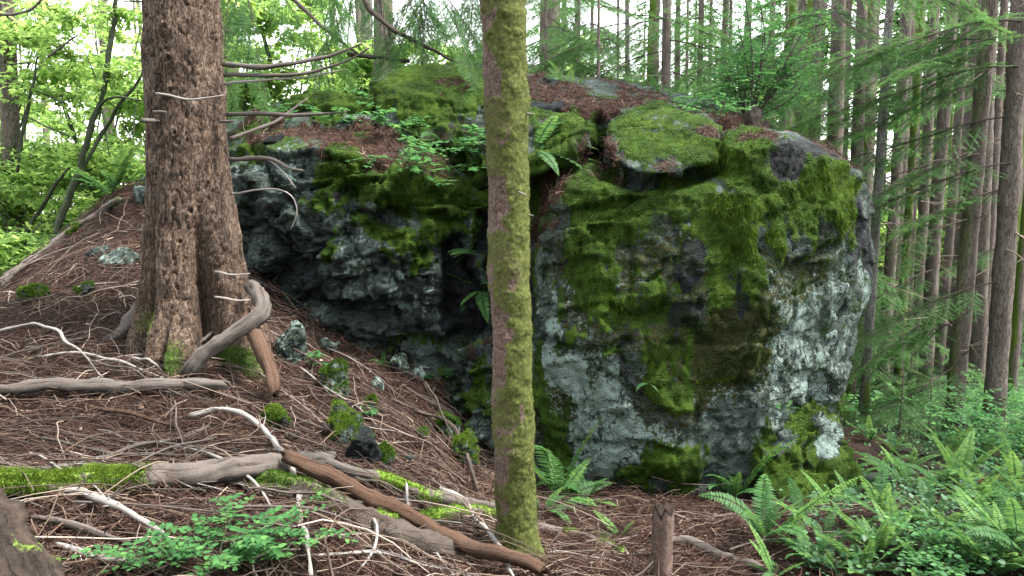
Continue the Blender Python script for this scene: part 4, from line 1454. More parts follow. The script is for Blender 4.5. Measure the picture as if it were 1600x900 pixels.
# ------------------------------------------------------------------ broadleaf thicket
def make_spray(seed, n=420, size=(1.5, 1.2, .8), L=.085):
    """a tiered spray of maple leaves on thin twigs"""
    g = np.random.default_rng(seed)
    mb = MB()
    nt = 16
    for k in range(nt):
        a = g.random() * 6.28
        e = np.array([math.cos(a) * size[0] / 2, math.sin(a) * size[1] / 2, g.uniform(-.5, .5) * size[2]]) * (.4 + .6 * g.random())
        v, f = tube(np.stack([np.zeros(3), e * .55 + [0, 0, .08], e]), np.array([.006, .004, .0015]), 4)
        mb.add(v, f, .3, 0)
        m = n // nt
        u = g.random(m) ** .6
        p = e * u[:, None] + g.normal(size=(m, 3)) * np.array([.12, .12, .03])
        d = unit(e) * .4 + g.normal(size=(m, 3)) * np.array([.8, .8, .15]) + [0, 0, -.25]
        V, F = maple(p, d, np.tile([0, 0, 1.0], (m, 1)) + g.normal(size=(m, 3)) * .4, L * (.5 + .8 * g.random(m)))
        mb.add(V, F, np.repeat(np.clip(.5 + .22 * g.normal(size=m), 0, 1), 8), 1)
    return mb.mk('leaf_spray', [M['stem'], M['maple']], smooth=False, data_only=True)


SPRAY = [make_spray(s) for s in (1, 2, 3, 4)]


def broadleaf(base, h, stems, label, group, g, nspray=12, spread=1.2, sc=1.0, zmin=.5):
    t = empty('vine_maple', base, label, 'tree', group)
    mb = MB()
    tips = []
    for k in range(stems):
        a = g.random() * 6.28
        e = np.array([math.cos(a) * spread, math.sin(a) * spread, h]) * (.6 + .5 * g.random())
        c, r = resample(np.array([[0, 0, -.1], e * .35 + [0, 0, .25 * h * .3], e]), 12, [.03, .02, .006])
        v, f = tube(c, r, 7)
        mb.add(v, f, .5)
        tips.append(c)
    V, Fs, mi, A = mb.out()
    mk('stem', V, Fs, M['stem'], t, None, True, None, {'moss': np.zeros(len(V))})
    for k in range(nspray):
        c = tips[k % stems]
        i = g.integers(3, 12)
        p = c[i].copy()
        p[2] = max(p[2], zmin)
        p += g.normal(size=3) * np.array([.35, .35, .2]) * sc
        m = Matrix.Translation(p) @ Matrix.Rotation(g.random() * 6.28, 4, 'Z') @ Matrix.Rotation(g.normal(0, .15), 4, 'X') @ Matrix.Scale(sc * (.7 + .5 * g.random()), 4)
        inst('leaf_spray', SPRAY[g.integers(4)], t, m)
    return t


gb = np.random.default_rng(44)
for px, Y, h, ns in [(-60, 9.5, 5, 14), (40, 11, 5.5, 15), (110, 12.5, 6, 16), (190, 11, 5, 14), (230, 14, 6, 16), (80, 17, 7, 18), (160, 19, 7, 18), (0, 15, 7, 16), (-120, 13, 6, 14),
                     (380, 12.5, 5.5, 14), (440, 15, 6.5, 15), (520, 12.5, 5.5, 13), (560, 17, 7, 15), (620, 14, 6, 9), (330, 17, 7, 14), (480, 20, 7.5, 16), (690, 17, 6, 6)]:
    b = P(px, 450, Y)
    b[2] = H(b[0], b[1])[0]
    broadleaf(b, h, 4, 'vine maple with sunlit leaves in the thicket beyond the mound', 'vine maples beyond the mound', gb, max(4, int(ns * .68)), 1.4, 1.15)
for px, Y, h, ns in [(370, 10.5, 4.8, 9), (430, 11.5, 5, 9), (500, 11, 4.6, 8), (560, 12.5, 5.4, 9), (640, 13, 5.6, 7)]:
    b = P(px, 450, Y)
    b[2] = H(b[0], b[1])[0]
    broadleaf(b, h, 4, 'vine maple with leafy sprays rising right behind the boulder left shoulder', 'vine maples behind the boulder', gb, ns, 1.1, 1.0, 2.2)
for px, Y, h, ns in [(840, 26, 8, 14), (960, 30, 9, 15), (1080, 27, 8, 14), (1200, 31, 9, 15), (1300, 26, 7, 12), (1400, 32, 8, 14), (1500, 28, 7, 12), (1580, 34, 8, 14), (1640, 24, 6, 10)]:
    b = P(px, 450, Y)
    b[2] = H(b[0], b[1])[0]
    broadleaf(b, h, 4, 'pale green broadleaf tree far back between the conifer trunks', 'far broadleaf trees between the conifers', gb, ns, 2.2, 2.0)
# low leafy growth left of the mound
for px, py, Y, h in [(20, 420, 8.8, 1.3), (70, 400, 9.4, 1.6), (120, 380, 10, 1.7), (-30, 440, 8, 1.1), (150, 350, 10.6, 1.8), (10, 380, 10, 2.0), (90, 350, 11.5, 2.2)]:
    b = P(px, py, Y)
    b[2] = H(b[0], b[1])[0]
    broadleaf(b, h, 4, 'low leafy bush at the foot of the mound, below the maples', 'low leafy bushes left of the mound', gb, 5, .6, .8, .2)

# the curved dark maple stems left of the thick spruce
vm = P(70, 400, 8.3)
vm[2] = H(vm[0], vm[1])[0]
vmt = empty('vine_maple', vm, 'vine maple with dark curved stems between the mound and the thick spruce', 'tree')
for pix, r in [([(188, -40, 8.2), (176, 50, 8.2), (160, 140, 8.2), (140, 205, 8.2), (118, 280, 8.2), (85, 370, 8.2), (70, 400, 8.25)], .034),
               ([(228, 95, 8.0), (215, 130, 8.05), (185, 165, 8.1), (165, 200, 8.2), (140, 240, 8.2), (118, 285, 8.2)], .02), ([(228, 157, 7.9), (190, 152, 8.0), (165, 157, 8.1), (152, 170, 8.2)], .014),
               ([(110, 260, 8.2), (80, 300, 8.3), (40, 365, 8.4)], .022), ([(60, 90, 8.6), (48, 150, 8.6), (35, 215, 8.6), (28, 270, 8.6)], .02), ([(136, 85, 8.3), (148, 120, 8.3), (153, 142, 8.25)], .008),
               ([(0, 122, 8.6), (50, 140, 8.6), (100, 160, 8.6)], .01), ([(0, 165, 8.5), (60, 190, 8.5), (110, 215, 8.5)], .009), ([(0, 103, 8.5), (50, 98, 8.5)], .01), ([(190, 180, 8.1), (205, 215, 8.1), (217, 235, 8.1)], .007), ([(163, 200, 8.2), (172, 245, 8.2)], .006),
               ([(188, 5, 8.2), (205, 2, 8.1), (222, 3, 8.0)], .01)]:
    branch('stem', pix, r, 'stem', vmt, vm, 9, taper=(.55, .9, 1), wob=.004)
for px, py, Y, sc in [(200, 20, 8.4, .7), (120, 30, 8.6, .7), (90, 150, 8.8, .7), (190, 120, 8.3, .6), (60, 250, 8.8, .7), (150, 250, 8.6, .6), (190, 250, 8.6, .6), (110, 90, 8.8, .6), (40, 60, 9, .7), (20, 300, 9, .7), (100, 320, 8.8, .6)]:
    m = Matrix.Translation(Vector(P(px, py, Y)) - vmt.location) @ Matrix.Rotation(random.random() * 6.28, 4, 'Z') @ Matrix.Scale(sc, 4)
    inst('leaf_spray', SPRAY[random.randrange(4)], vmt, m)
for pix, r, lab in [([(-10, 20, 7.0), (20, 22, 7.0), (48, 12, 7.0), (66, -4, 7.0)], .015, 'bare curved branch end poking in beside the maple thicket')]:
    o, *_ = branch('bare_branch', pix, r, 'dead_wood', label=lab, cat='branch')
o, *_ = branch('bare_branch', [(72, 88, 7.4), (95, 74, 7.3), (122, 56, 7.2)], .012, 'dead_wood', label='short bare twig in front of the dark maple stems', cat='branch')

# hanging boughs above the boulder's left side, on a leaning hemlock behind
b = P(600, 420, 11)
b[2] = H(b[0], b[1])[0]
hem = empty('hemlock_tree', b, 'hemlock behind the boulder with dark drooping sprays over its mossy dome', 'tree')
for pix, r in [([(548, -30, 8.6), (590, 25, 8.5), (640, 62, 8.4), (690, 85, 8.35), (716, 99, 8.3)], .03), ([(440, -20, 8.8), (480, 18, 8.7), (520, 55, 8.6), (560, 85, 8.5)], .024), ([(545, 85, 8.6), (590, 90, 8.5), (640, 97, 8.4)], .03), ([(606, 40, 8.5), (612, 65, 8.5), (602, 80, 8.5)], .01)]:
    branch('limb', pix, r, 'dark_wood', hem, b, 9, wob=.006)
v, f = tube(np.array([[0, 0, -.2], [.05, 0, 4], [0, 0, 12]]), np.array([.16, .13, .07]), 14)
mk('trunk', v, f, M['forest_bark'], hem, None, True, None, {'moss': np.zeros(len(v))})
for px, py, Y, az, pit, sc in [(640, -20, 8.4, 20, 35, .8), (600, -30, 8.5, 100, 30, .8), (690, -30, 8.4, 160, 40, .8), (670, -25, 8.6, -20, 35, .8), (720, -30, 8.4, 60, 40, .7), (580, -30, 8.6, 200, 40, .7), (370, -30, 7.4, -10, 60, .7), (360, -20, 7.4, 40, 60, .7), (352, -10, 7.3, -60, 65, .6), (420, -40, 7.8, 30, 45, .7), (640, 5, 8.3, -5, 60, .5), (660, -40, 8.8, 240, 45, .9)]:
    m = Matrix.Translation(Vector(P(px, py, Y)) - hem.location) @ Matrix.Rotation(R(az), 4, 'Z') @ Matrix.Rotation(R(pit), 4, 'Y') @ Matrix.Scale(sc, 4)
    inst('bough', BOUGH[random.randrange(4)], hem, m)
gh = np.random.default_rng(12)
for k in range(13):
    px = gh.choice([gh.uniform(350, 400), gh.uniform(560, 760), gh.uniform(420, 760)])
    m = Matrix.Translation(Vector(P(px, gh.uniform(-70, -15), gh.uniform(7.6, 9.2))) - hem.location) @ Matrix.Rotation(gh.random() * 6.28, 4, 'Z') @ Matrix.Rotation(R(gh.uniform(30, 72)), 4, 'Y') @ Matrix.Scale(gh.uniform(.45, .8), 4)
    inst('bough', BOUGH[gh.integers(4)], hem, m)
m = Matrix.Translation((0, 0, 10.5)) @ Matrix.Scale(.8, 4)
inst('crown', CROWN[1], spruce, m)
m = Matrix.Translation((0, 0, 9.5)) @ Matrix.Scale(.5, 4)
inst('crown', CROWN[2], slim, m)


# ------------------------------------------------------------------ ferns
def make_frond(seed, arch, npair=27, wmax=.13, dead=False, age=0.0):
    g = np.random.default_rng(seed)
    mb = MB()
    s = np.linspace(0, 1, 16)
    ang = -arch * s ** 1.4
    dx, dz = np.cos(ang), np.sin(ang)
    side = g.normal(0, .12)
    c = np.stack([np.cumsum(dx) / 16, side * s ** 2 * .6, np.cumsum(dz) / 16], 1)
    v, f = tube(c, np.linspace(.006, .0015, 16), 4)
    mb.add(v, f, .35 if not dead else .2)
    t = .10 + .90 * (np.arange(npair) + .5) / npair
    prof = wmax * np.minimum(1, (t / .28)) ** .5 * (1 - ((t - .3).clip(0) / .72) ** 1.9).clip(.05)
    pos = np.stack([np.interp(t, s, c[:, a]) for a in range(3)], 1)
    tan = unit(np.stack([np.interp(t, s, np.gradient(c[:, a])) for a in range(3)], 1))
    for sg in (-1, 1):
        lat = unit(np.cross(tan, np.array([0, 0, 1.0]))) * sg
        upv = np.cross(lat * sg, tan)
        d = lat + tan * .25 + upv * (-.05) + g.normal(size=(npair, 3)) * .06
        nr = upv * 1.0 + tan * .15 + g.normal(size=(npair, 3)) * .12
        V, F = leaves(pos, d, nr, prof * (.92 + .16 * g.random(npair)), np.full(npair, .9 / npair * 1.02), .15)
        mb.add(V, F, np.repeat(np.clip(.30 + age + .35 * t + .10 * g.normal(size=npair), 0, 1), 6))
    return mb.mk('frond', M['deadfern' if dead else 'fern'], smooth=False, data_only=True)


FROND = [make_frond(1, .5, age=.2), make_frond(2, .9, age=-.1), make_frond(3, 1.3, age=-.22), make_frond(4, .75, 30, .11, age=.15), make_frond(5, 1.1, 24, .15, age=-.1), make_frond(6, .35, 32, .12, age=.3), make_frond(7, 1.7, 26, .12, age=.05)]
DFROND = [make_frond(8, 1.6, dead=True)]


def fern(base, size, nf, label, group, g, pitch=(30, 78), az=None, name='sword_fern', dead=0):
    t = empty(name, base, label, 'fern', group)
    a0 = g.random() * 6.28
    for k in range(nf + dead):
        a = a0 + k * 2.399 + g.normal(0, .2) if az is None else R(g.uniform(*az))
        dd = k >= nf
        p = R(g.uniform(*pitch)) if not dd else R(g.uniform(-30, 5))
        m = Matrix.Rotation(a, 4, 'Z') @ Matrix.Rotation(-p, 4, 'Y') @ Matrix.Rotation(g.normal(0, .35), 4, 'X') @ Matrix.Scale(size * (.5 + .6 * g.random()), 4)
        inst('frond', (DFROND[0] if dd else FROND[g.integers(7)]), t, m)
    return t


gf = np.random.default_rng(55)
for px, py, s, nf, pit, az, lab in [
        (1150, 782, .66, 10, (35, 82), None, 'sword fern with upright fronds at the foot of the lichened face'),
        (1195, 850, .60, 10, (35, 80), None, 'feathery fern standing on the needles before the upright face fern'),
        (872, 785, .80, 12, (25, 75), None, 'sword fern beside the base of the boulder, next to the slim trunk'),
        (848, 800, .40, 7, (10, 60), None, 'low fern spreading right behind the slim mossy trunk'),
        (970, 842, .26, 6, (20, 70), None, 'little fern by the end of the short mossy log'),
        (834, 236, .66, 12, (-15, 60), (-70, 50), 'sword fern hanging from the ledge behind the slim trunk'),
        (838, 392, .42, 6, (0, 50), (-60, 60), 'small fern in the brown cleft of the boulder'),
        (752, 452, .48, 9, (-30, 40), (170, 300), 'fern sprouting from the dark recess of the boulder'),
        (742, 398, .36, 5, (0, 40), (170, 300), 'little fern high in the dark recess of the boulder'),
        (175, 308, .78, 10, (35, 80), None, 'big sword fern on the crest of the mound left of the thick spruce'),
        (690, 225, .46, 6, (10, 60), (100, 260), 'lacy fern below the mossy dome of the boulder'),
        (1015, 600, .16, 4, (-20, 40), None, 'tiny fern rooted in the lichened face'),
        (1225, 640, .26, 6, (10, 50), None, 'small fern on top of the mossy block at the boulder foot'),
        (1290, 720, .18, 4, (0, 40), None, 'tiny fern on the side of the mossy block'),
        (918, 782, .5, 7, (10, 60), None, 'fern with low fronds on the needles before the pale lichened rock'),
        (600, 575, .22, 5, (20, 60), None, 'small fern at the dark foot of the left rock face')]:
    hp, hn = hit(px, py)
    fern(hp + np.array([0, 0, .0]), s, nf, lab, None, gf, pit, az, dead=2 if px in (868, 832, 1190) else 0)
RF = [(1380, 735, .62), (1420, 770, .7), (1500, 760, .7), (1450, 815, .62), (1560, 800, .7), (1590, 870, .75), (1500, 870, .62), (1330, 830, .46), (1260, 880, .5), (1350, 900, .55), (1300, 895, .42), (1550, 905, .65), (1440, 900, .5), (1590, 760, .7), (1530, 730, .7),
      (1360, 690, .55), (1400, 705, .6), (1600, 830, .6), (1480, 720, .6), (1335, 745, .4), (1620, 900, .7), (1210, 905, .4), (1400, 860, .5), (1330, 660, .5), (1500, 640, .7), (1585, 690, .6), (1345, 610, .8), (1420, 640, .7), (1290, 845, .5), (1250, 815, .45), (1380, 810, .55), (1470, 770, .6), (1540, 840, .65), (1480, 840, .6), (1420, 735, .55), (1550, 760, .6), (1370, 870, .5), (1610, 800, .6), (1330, 790, .5), (1520, 790, .6), (1460, 690, .55), (1600, 720, .6), (1300, 800, .45), (1570, 890, .6)]
for px, py, s in RF:
    b = G(px, py)
    fern(b, s * .7, int(gf.integers(4, 11)), 'sword fern in the green bed below the right-hand wood', 'sword ferns of the right-hand bed', gf, (28, 75), dead=int(gf.integers(0, 3)))
for px, py, s in [(890, 110, .5), (905, 118, .5), (845, 112, .55), (1035, 128, .6), (1075, 135, .6), (1110, 150, .5), (1135, 165, .5)]:
    b = P(px, py + 18, 8.9)
    hp, hn = hit(px, py + 22)
    b = hp if hp is not None and hp[1] < 12 else b
    fern(b + np.array([0, .35, -.05]), s * .8, 7, 'yellow-green fern along the back rim of the boulder top', 'ferns along the rim of the boulder top', gf, (30, 75))
for px, py, s in [(30, 425, .7), (90, 395, .6), (-10, 470, .6), (60, 350, .8), (120, 350, .7)]:
    b = P(px, py, 8.8)
    b[2] = H(b[0], b[1])[0]
    fern(b, s, 8, 'fern in the shade left of the mound', 'ferns left of the mound', gf)


# ------------------------------------------------------------------ leafy plants
def pinnate_plant(base, stems, L, leaf, label, g, group=None, az=None, name='berry_bush', mat='bright', pitch=(35, 80), lat=4, nl=9, stemr=.0025, tri=False, cat='plant'):
    t = empty(name, base, label, cat, group)
    for k in range(stems):
        mb, ms = MB(), MB()
        a = g.random() * 6.28 if az is None else R(g.uniform(*az))
        p = R(g.uniform(*pitch))
        l = L * (.6 + .6 * g.random())
        dv = np.array([math.cos(a) * math.cos(p), math.sin(a) * math.cos(p), math.sin(p)])
        hv = np.array([math.cos(a), math.sin(a), 0])
        c = resample(np.array([[0, 0, 0], dv * l * .5, dv * l * .8 + hv * l * .18 - [0, 0, .02 * l]]), 9)
        v, f = tube(c, np.linspace(stemr, stemr * .4, 9), 5)
        ms.add(v, f, .5)
        for j in range(lat):
            i = 8 - int(j * 6 / max(lat, 1))
            sg = 1 if j % 2 else -1
            aa = a + sg * (.3 + .7 * g.random()) * (j > 0)
            d2 = unit(np.array([math.cos(aa), math.sin(aa), .15 + g.normal(0, .2)]))
            l2 = l * (.35 + .25 * g.random())
            u = np.linspace(0, 1, nl)
            q = c[i] + d2 * (u * l2)[:, None] + np.array([0, 0, -.18]) * (u ** 2 * l2)[:, None]
            v, f = tube(q, np.linspace(stemr * .5, stemr * .25, nl), 3)
            ms.add(v, f, .5)
            s = np.array([-d2[1], d2[0], 0])
            sgn = np.where(np.arange(nl) % 2 == 0, 1, -1)[:, None]
            dd = s * sgn + d2 * .55 + g.normal(size=(nl, 3)) * .12
            dd[-1] = d2
            nr = np.tile([0, 0, 1.0], (nl, 1)) + g.normal(size=(nl, 3)) * .28
            sz = leaf * (.75 + .5 * g.random(nl))
            if tri:
                V, F = maple(q, dd, nr, sz)
                kk = 8
            else:
                V, F = leaves(q, dd, nr, sz, sz * .62, .12)
                kk = 6
            mb.add(V, F, np.repeat(np.clip(.45 + .2 * g.normal(size=nl), 0, 1), kk))
        st = ms.mk('stem', M['stem'], t)
        at_ = st.data.attributes.new('moss', 'FLOAT', 'POINT')
        mb.mk('leaves', M[mat], st, smooth=False)
    return t


gp = np.random.default_rng(66)
b = G(340, 892)
pinnate_plant(b, 13, .27, .032, 'bright huckleberry bush with oval leaflets growing through the fallen sticks', gp, lat=5, nl=10, pitch=(25, 75))
b = G(255, 897)
pinnate_plant(b, 4, .2, .032, 'small leafy huckleberry shoot left of the bigger huckleberry bush', gp, lat=4, nl=7)
b = G(450, 890)
pinnate_plant(b, 5, .22, .03, 'leafy huckleberry shoot right of the bigger huckleberry bush', gp, lat=4, nl=9, pitch=(30, 70))
for px, py, n, L, lf, az, pit, lab in [
        (640, 250, 6, .5, .05, (200, 340), (-50, 40), 'trailing vine with lobed leaves hanging over the mossy left rim'),
        (700, 255, 7, .45, .05, (180, 360), (-40, 60), 'leafy vine between the dome and the left mossy rim'),
        (735, 245, 6, .45, .05, (160, 360), (-60, 70), 'lobed-leaf plant close by the slim trunk on the boulder'),
        (605, 215, 6, .42, .055, None, (40, 85), 'upright leafy sprout before the mossy dome'),
        (520, 200, 5, .26, .045, None, (20, 70), 'low leafy sprout below the mossy ledge'),
        (420, 200, 4, .3, .05, None, (30, 80), 'leafy sprout at the left end of the mossy ledge'),
        (1075, 172, 14, .30, .034, None, (5, 60), 'mat of small pale leaves on top of the rounded mossy block'),
        (1110, 180, 8, .25, .034, None, (0, 50), 'spray of small leaves beside the shrub stump on the boulder'),
        (490, 575, 4, .16, .035, None, (20, 70), 'small bright seedling beside the grey stone'),
        (355 + 0, 385 + 0, 0, .2, .03, None, (20, 70), ''),
        (680, 590, 4, .16, .04, None, (20, 60), 'little leafy seedling at the foot of the recess'),
        (575, 652, 3, .12, .04, None, (20, 70), 'tiny seedling among stones on the slope')]:
    if n:
        hp, hn = hit(px, py)
        pinnate_plant(hp, n, L, lf, lab, gp, az=az, pitch=pit, tri=px < 760, lat=4, nl=6 if px < 760 else 9, name='trailing_vine' if 'vine' in lab else 'leafy_plant')
for px, py, n, L in [(1560, 700, 9, .7), (1600, 690, 9, .7), (1520, 720, 8, .5), (1585, 730, 8, .5), (1600, 660, 9, .8), (1470, 895, 7, .30), (1430, 905, 6, .30), (1520, 905, 6, .30), (1550, 660, 8, .6), (1505, 680, 7, .5)]:
    pinnate_plant(G(px, py), n, L, .034 if L < .32 else .055, 'leafy salmonberry bush in the green bed by the dark trunk', gp, group='salmonberry bushes of the right-hand bed', lat=5, nl=8, stemr=.003)

# shrub with many stems on top of the boulder
hp, hn = hit(1172, 192)
sh = empty('huckleberry_shrub', hp, 'many-stemmed shrub sprouting from a dark stump on the boulder top', 'shrub')
g = np.random.default_rng(3)
Ys = hp[1]
mbst = MB()
ex = [(1130, 70), (1148, 15), (1168, 40), (1160, -30), (1190, 20), (1210, -20), (1240, 60), (1270, 20), (1230, 100), (1118, 120), (1290, 90), (1200, 70), (1255, 130), (1140, 110), (1178, -40), (1300, -10), (1180, 90)]
for k, (px, py) in enumerate(ex):
    e = P(px, py, Ys + g.normal(0, .35))
    b0 = hp + g.normal(size=3) * .03
    md = b0 * .5 + e * .5 + g.normal(size=3) * .06 + [0, 0, .08]
    c, r = resample(np.stack([b0, md, e]), 14, [.011, .008, .003])
    v, f = tube(c, r, 6)
    s_ = mk('stem', v, f, M['dark_wood'], sh, hp, True, None, {'moss': np.zeros(len(v))})
    mb = MB()
    for j in range(20):
        i = g.integers(4, 14)
        d2 = unit(g.normal(size=3) * [1, 1, .5])
        l2 = .12 + .2 * g.random()
        n = 11
        u = np.linspace(.1, 1, n)
        q = c[i] + d2 * (u * l2)[:, None]
        sd_ = unit(np.cross(d2, [0, 0, 1.0]))
        dd = sd_ * np.where(np.arange(n) % 2 == 0, 1, -1)[:, None] + d2 * .5 + g.normal(size=(n, 3)) * .15
        V, F = leaves(q, dd, np.tile([0, 0, 1.0], (n, 1)) + g.normal(size=(n, 3)) * .3, .045 * (.6 + .6 * g.random(n)), .026)
        mb.add(V, F, np.repeat(np.clip(.5 + .2 * g.normal(size=n), 0, 1), 6))
    mb.mk('leaves', M['bright'], s_, origin=hp, smooth=False)
# its stump
q_ = np.random.default_rng(9)
sv, sf = remesh_hulls([[hp + q_.normal(size=3) * [.09, .09, .07] for _ in range(22)]], .012, 1)
sv = sv + normals(sv, sf) * (.015 * fbm(sv, 14, 3, 3))[:, None]
mk('stump', sv, sf, M['dark_wood'], sh, hp, True, None, {'moss': np.zeros(len(sv)), 'ca': sv[:, 0] * 20, 'sa': sv[:, 1] * 20, 'sl': sv[:, 2]})

# ivy-like ground cover of the right-hand bed
cw = sstep(1180, 1330, gpx + 40 * fbm(GV, 2, 2, 12)) * (gpx < 1680) * (GV[:, 1] > 3) * (GV[:, 1] < 16) * np.exp(-((GV[:, 1] - 3.5) / 5).clip(0)) * sstep(-.45, .2, fbm(GV, 1.5, 3, 13) + .25)
q, nn, _ = sample_surf(GV, GF, cw, 7000)
n = len(q)
hgt = rng.random((n, 1)) ** 1.5 * .16 * (1 + .6 * sstep(6, 10, q[:, 1:2]))
pos = q + np.array([0, 0, 1.0]) * (hgt + .015)
dv = rng.normal(size=(n, 3)) * [1, 1, .35]
sz = .016 + .03 * rng.random(n)
V, F = leaves(pos, dv, np.tile([0, 0, 1.0], (n, 1)) + rng.normal(size=(n, 3)) * .35, sz, sz * .8, .1)
tag(mk('ground_cover', V, F, M['cover'], smooth=False, attrs={'rnd': np.repeat(np.clip(.2 + 2.0 * hgt[:, 0] + .2 * rng.normal(size=n) + .25 * sstep(5, 9, q[:, 1]), 0, 1), 6)}), kind='stuff')
# undergrowth of the far wood
fw = ((GV[:, 1] > 8.5) & (GV[:, 1] < 60) & (np.abs(GV[:, 0]) < GV[:, 1] * .8)) * np.where(GV[:, 1] < 20, 1.0, .25)
fw = fw * sstep(-.3, .2, fbm(GV, .5, 3, 14)) * np.where((np.abs(GV[:, 0]) < 2.8) & (GV[:, 1] < 11), 0, 1)
q, nn, _ = sample_surf(GV, GF, fw, 60000)
n = len(q)
hgt = rng.random((n, 1)) ** 1.3 * (.25 + .5 * sstep(-.2, .6, fbm(q, .35, 2, 15)))[:, None]
pos = q + np.array([0, 0, 1.0]) * hgt
sz = (.05 + .07 * rng.random(n)) * (1 + sstep(12, 35, q[:, 1]))
V, F = leaves(pos, rng.normal(size=(n, 3)) * [1, 1, .4], np.tile([0, 0, 1.0], (n, 1)) + rng.normal(size=(n, 3)) * .4, sz, sz * .6, .1)
tag(mk('undergrowth', V, F, M['bright'], smooth=False, attrs={'rnd': np.repeat(np.clip(.35 + .8 * hgt[:, 0] + .2 * rng.normal(size=n), 0, 1), 6)}), kind='stuff')

# ------------------------------------------------------------------ stones
def stone(px, py, w, h, label, moss=.6, pale=.3, seed=0, dark=0.0, depth=None, name='stone', flat=1.0):
    """px, py: foot of the stone in the picture; w, h in photo pixels"""
    b, _n = hit(px, py)
    dist = (b - EYE)[1]
    m = dist / FPX
    g = np.random.default_rng(seed + 300)
    W_, H_ = w * m * .62, h * m * 1.15
    D_ = (depth or .8) * W_
    pts = []
    for k in range(18):
        v = unit(g.normal(size=3))
        pts.append(b + np.array([0, D_ * .7, H_ * .38]) + v * np.array([W_, D_, H_ * .62]) * (.85 + .25 * g.random()))
    V, F = remesh_hulls([pts], max(.006, W_ / 18), 2)
    N = normals(V, F)
    f1, e1 = facets(V, W_ * .9, .4, W_ * .1, seed + 5)
    V = V + N * (f1 * .6 + W_ * .06 * fbm(V, 3 / W_, 3, seed))[:, None]
    N = normals(V, F)
    ms = np.clip(moss * (.25 + 1.1 * sstep(-.2, .7, N[:, 2] + .5 * fbm(V, 2 / W_, 2, seed + 1))), 0, 1)
    z0 = np.zeros(len(V))
    r = empty(name, b, label, 'rock')
    mk('stone_body', V, F, M['rock'], r, b, True, None, {'moss': ms, 'lichen': z0 + .62 * pale, 'dark': z0 + dark, 'litter': z0, 'dull': z0 + .2 + .25 * moss})
    if moss > .4:
        nb = int(min(9000, 1200 + 60000 * W_ * H_ * 6))
        moss_fuzz('moss', V, F, sstep(.4, .7, ms), nb, r, b, .006, .022, .0032, .5, tint=lambda q: .12)
    return r


for k, (px, py, w, h, ms, pale, dark, lab) in enumerate([
        (452, 572, 46, 58, .25, .75, 0, 'pale blue-grey stone leaning beside the red root'),
        (521, 620, 40, 62, .7, .5, 0, 'upright stone with one mossy half below the dark rock face'),
        (534, 700, 60, 70, .75, .5, 0, 'large slanting stone under bright moss on the slope'),
        (428, 676, 44, 40, .75, .1, .5, 'round dark stone with mossy crown by the pale curved branch'),
        (589, 616, 20, 28, 0, .8, 0, 'small bare grey stone in the needle slope'),
        (600, 730, 28, 34, .9, .1, 0, 'small cushion-mossed stone above the split log'),
        (562, 728, 52, 50, .3, .1, .6, 'dark blocky stone beside the small mossed one'),
        (700, 692, 40, 40, .8, .3, 0, 'mossy stone at the edge of the recess'),
        (728, 735, 40, 60, .7, .4, 0, 'tall mossy stone lowest in the recess'),
        (624, 588, 36, 30, .25, .7, 0, 'pale chipped stone under the left rock face'),
        (650, 596, 26, 20, .1, .75, 0, 'small pale stone next to the chipped one'),
        (508, 552, 30, 20, 0, .6, .2, 'flat grey stone at the rim of the dark face'),
        (578, 640, 18, 24, .6, .3, 0, 'little green stone on the needle slope'),
        (46, 474, 40, 30, .6, .2, .5, 'dark mossy stone on the mound beside the left sticks'),
        (129, 464, 26, 20, .5, .2, .5, 'small dark stone on the mound under the slate slab'),
        (183, 418, 62, 26, .1, .5, .3, 'slate-grey slab half buried in the mound'),
        (152, 404, 36, 16, .1, .5, .3, 'thin grey slab above the half buried one'),
        (222, 322, 30, 30, .1, .8, 0, 'pale stone tucked behind the thick spruce'),
        (660, 690, 20, 20, .5, .3, 0, 'small stone near the foot of the recess'),
        (1245, 785, 60, 16, .2, .5, .2, 'flat stone lying before the mossy block'),
        (1380, 775, 40, 30, .2, .2, .5, 'dark stone among ferns right of the mossy block'),
        (640, 725, 16, 14, 0, .7, 0, 'pebble-sized pale stone below the needle slope')]):
    stone(px, py, w, h, lab, ms, pale, k, dark)

hp, _ = hit(425, 224)
V, F = remesh_hulls([[hp + np.array(a) for a in [(-.08, -.05, 0), (.1, -.05, 0), (.11, .12, .02), (-.1, .1, .0), (-.03, -.04, .06), (.1, -.03, .08), (.08, .1, .08), (-.05, .1, .05)]]], .008, 1)
z0 = np.zeros(len(V))
o = mk('stone', V, F, M['rock'], None, hp, True, None, {'moss': .5 * (normals(V, F)[:, 2] > .5), 'lichen': z0, 'dark': z0 + .7, 'litter': z0, 'dull': z0})
tag(o, 'loose dark wedge of rock on the left shoulder of the boulder', 'rock')

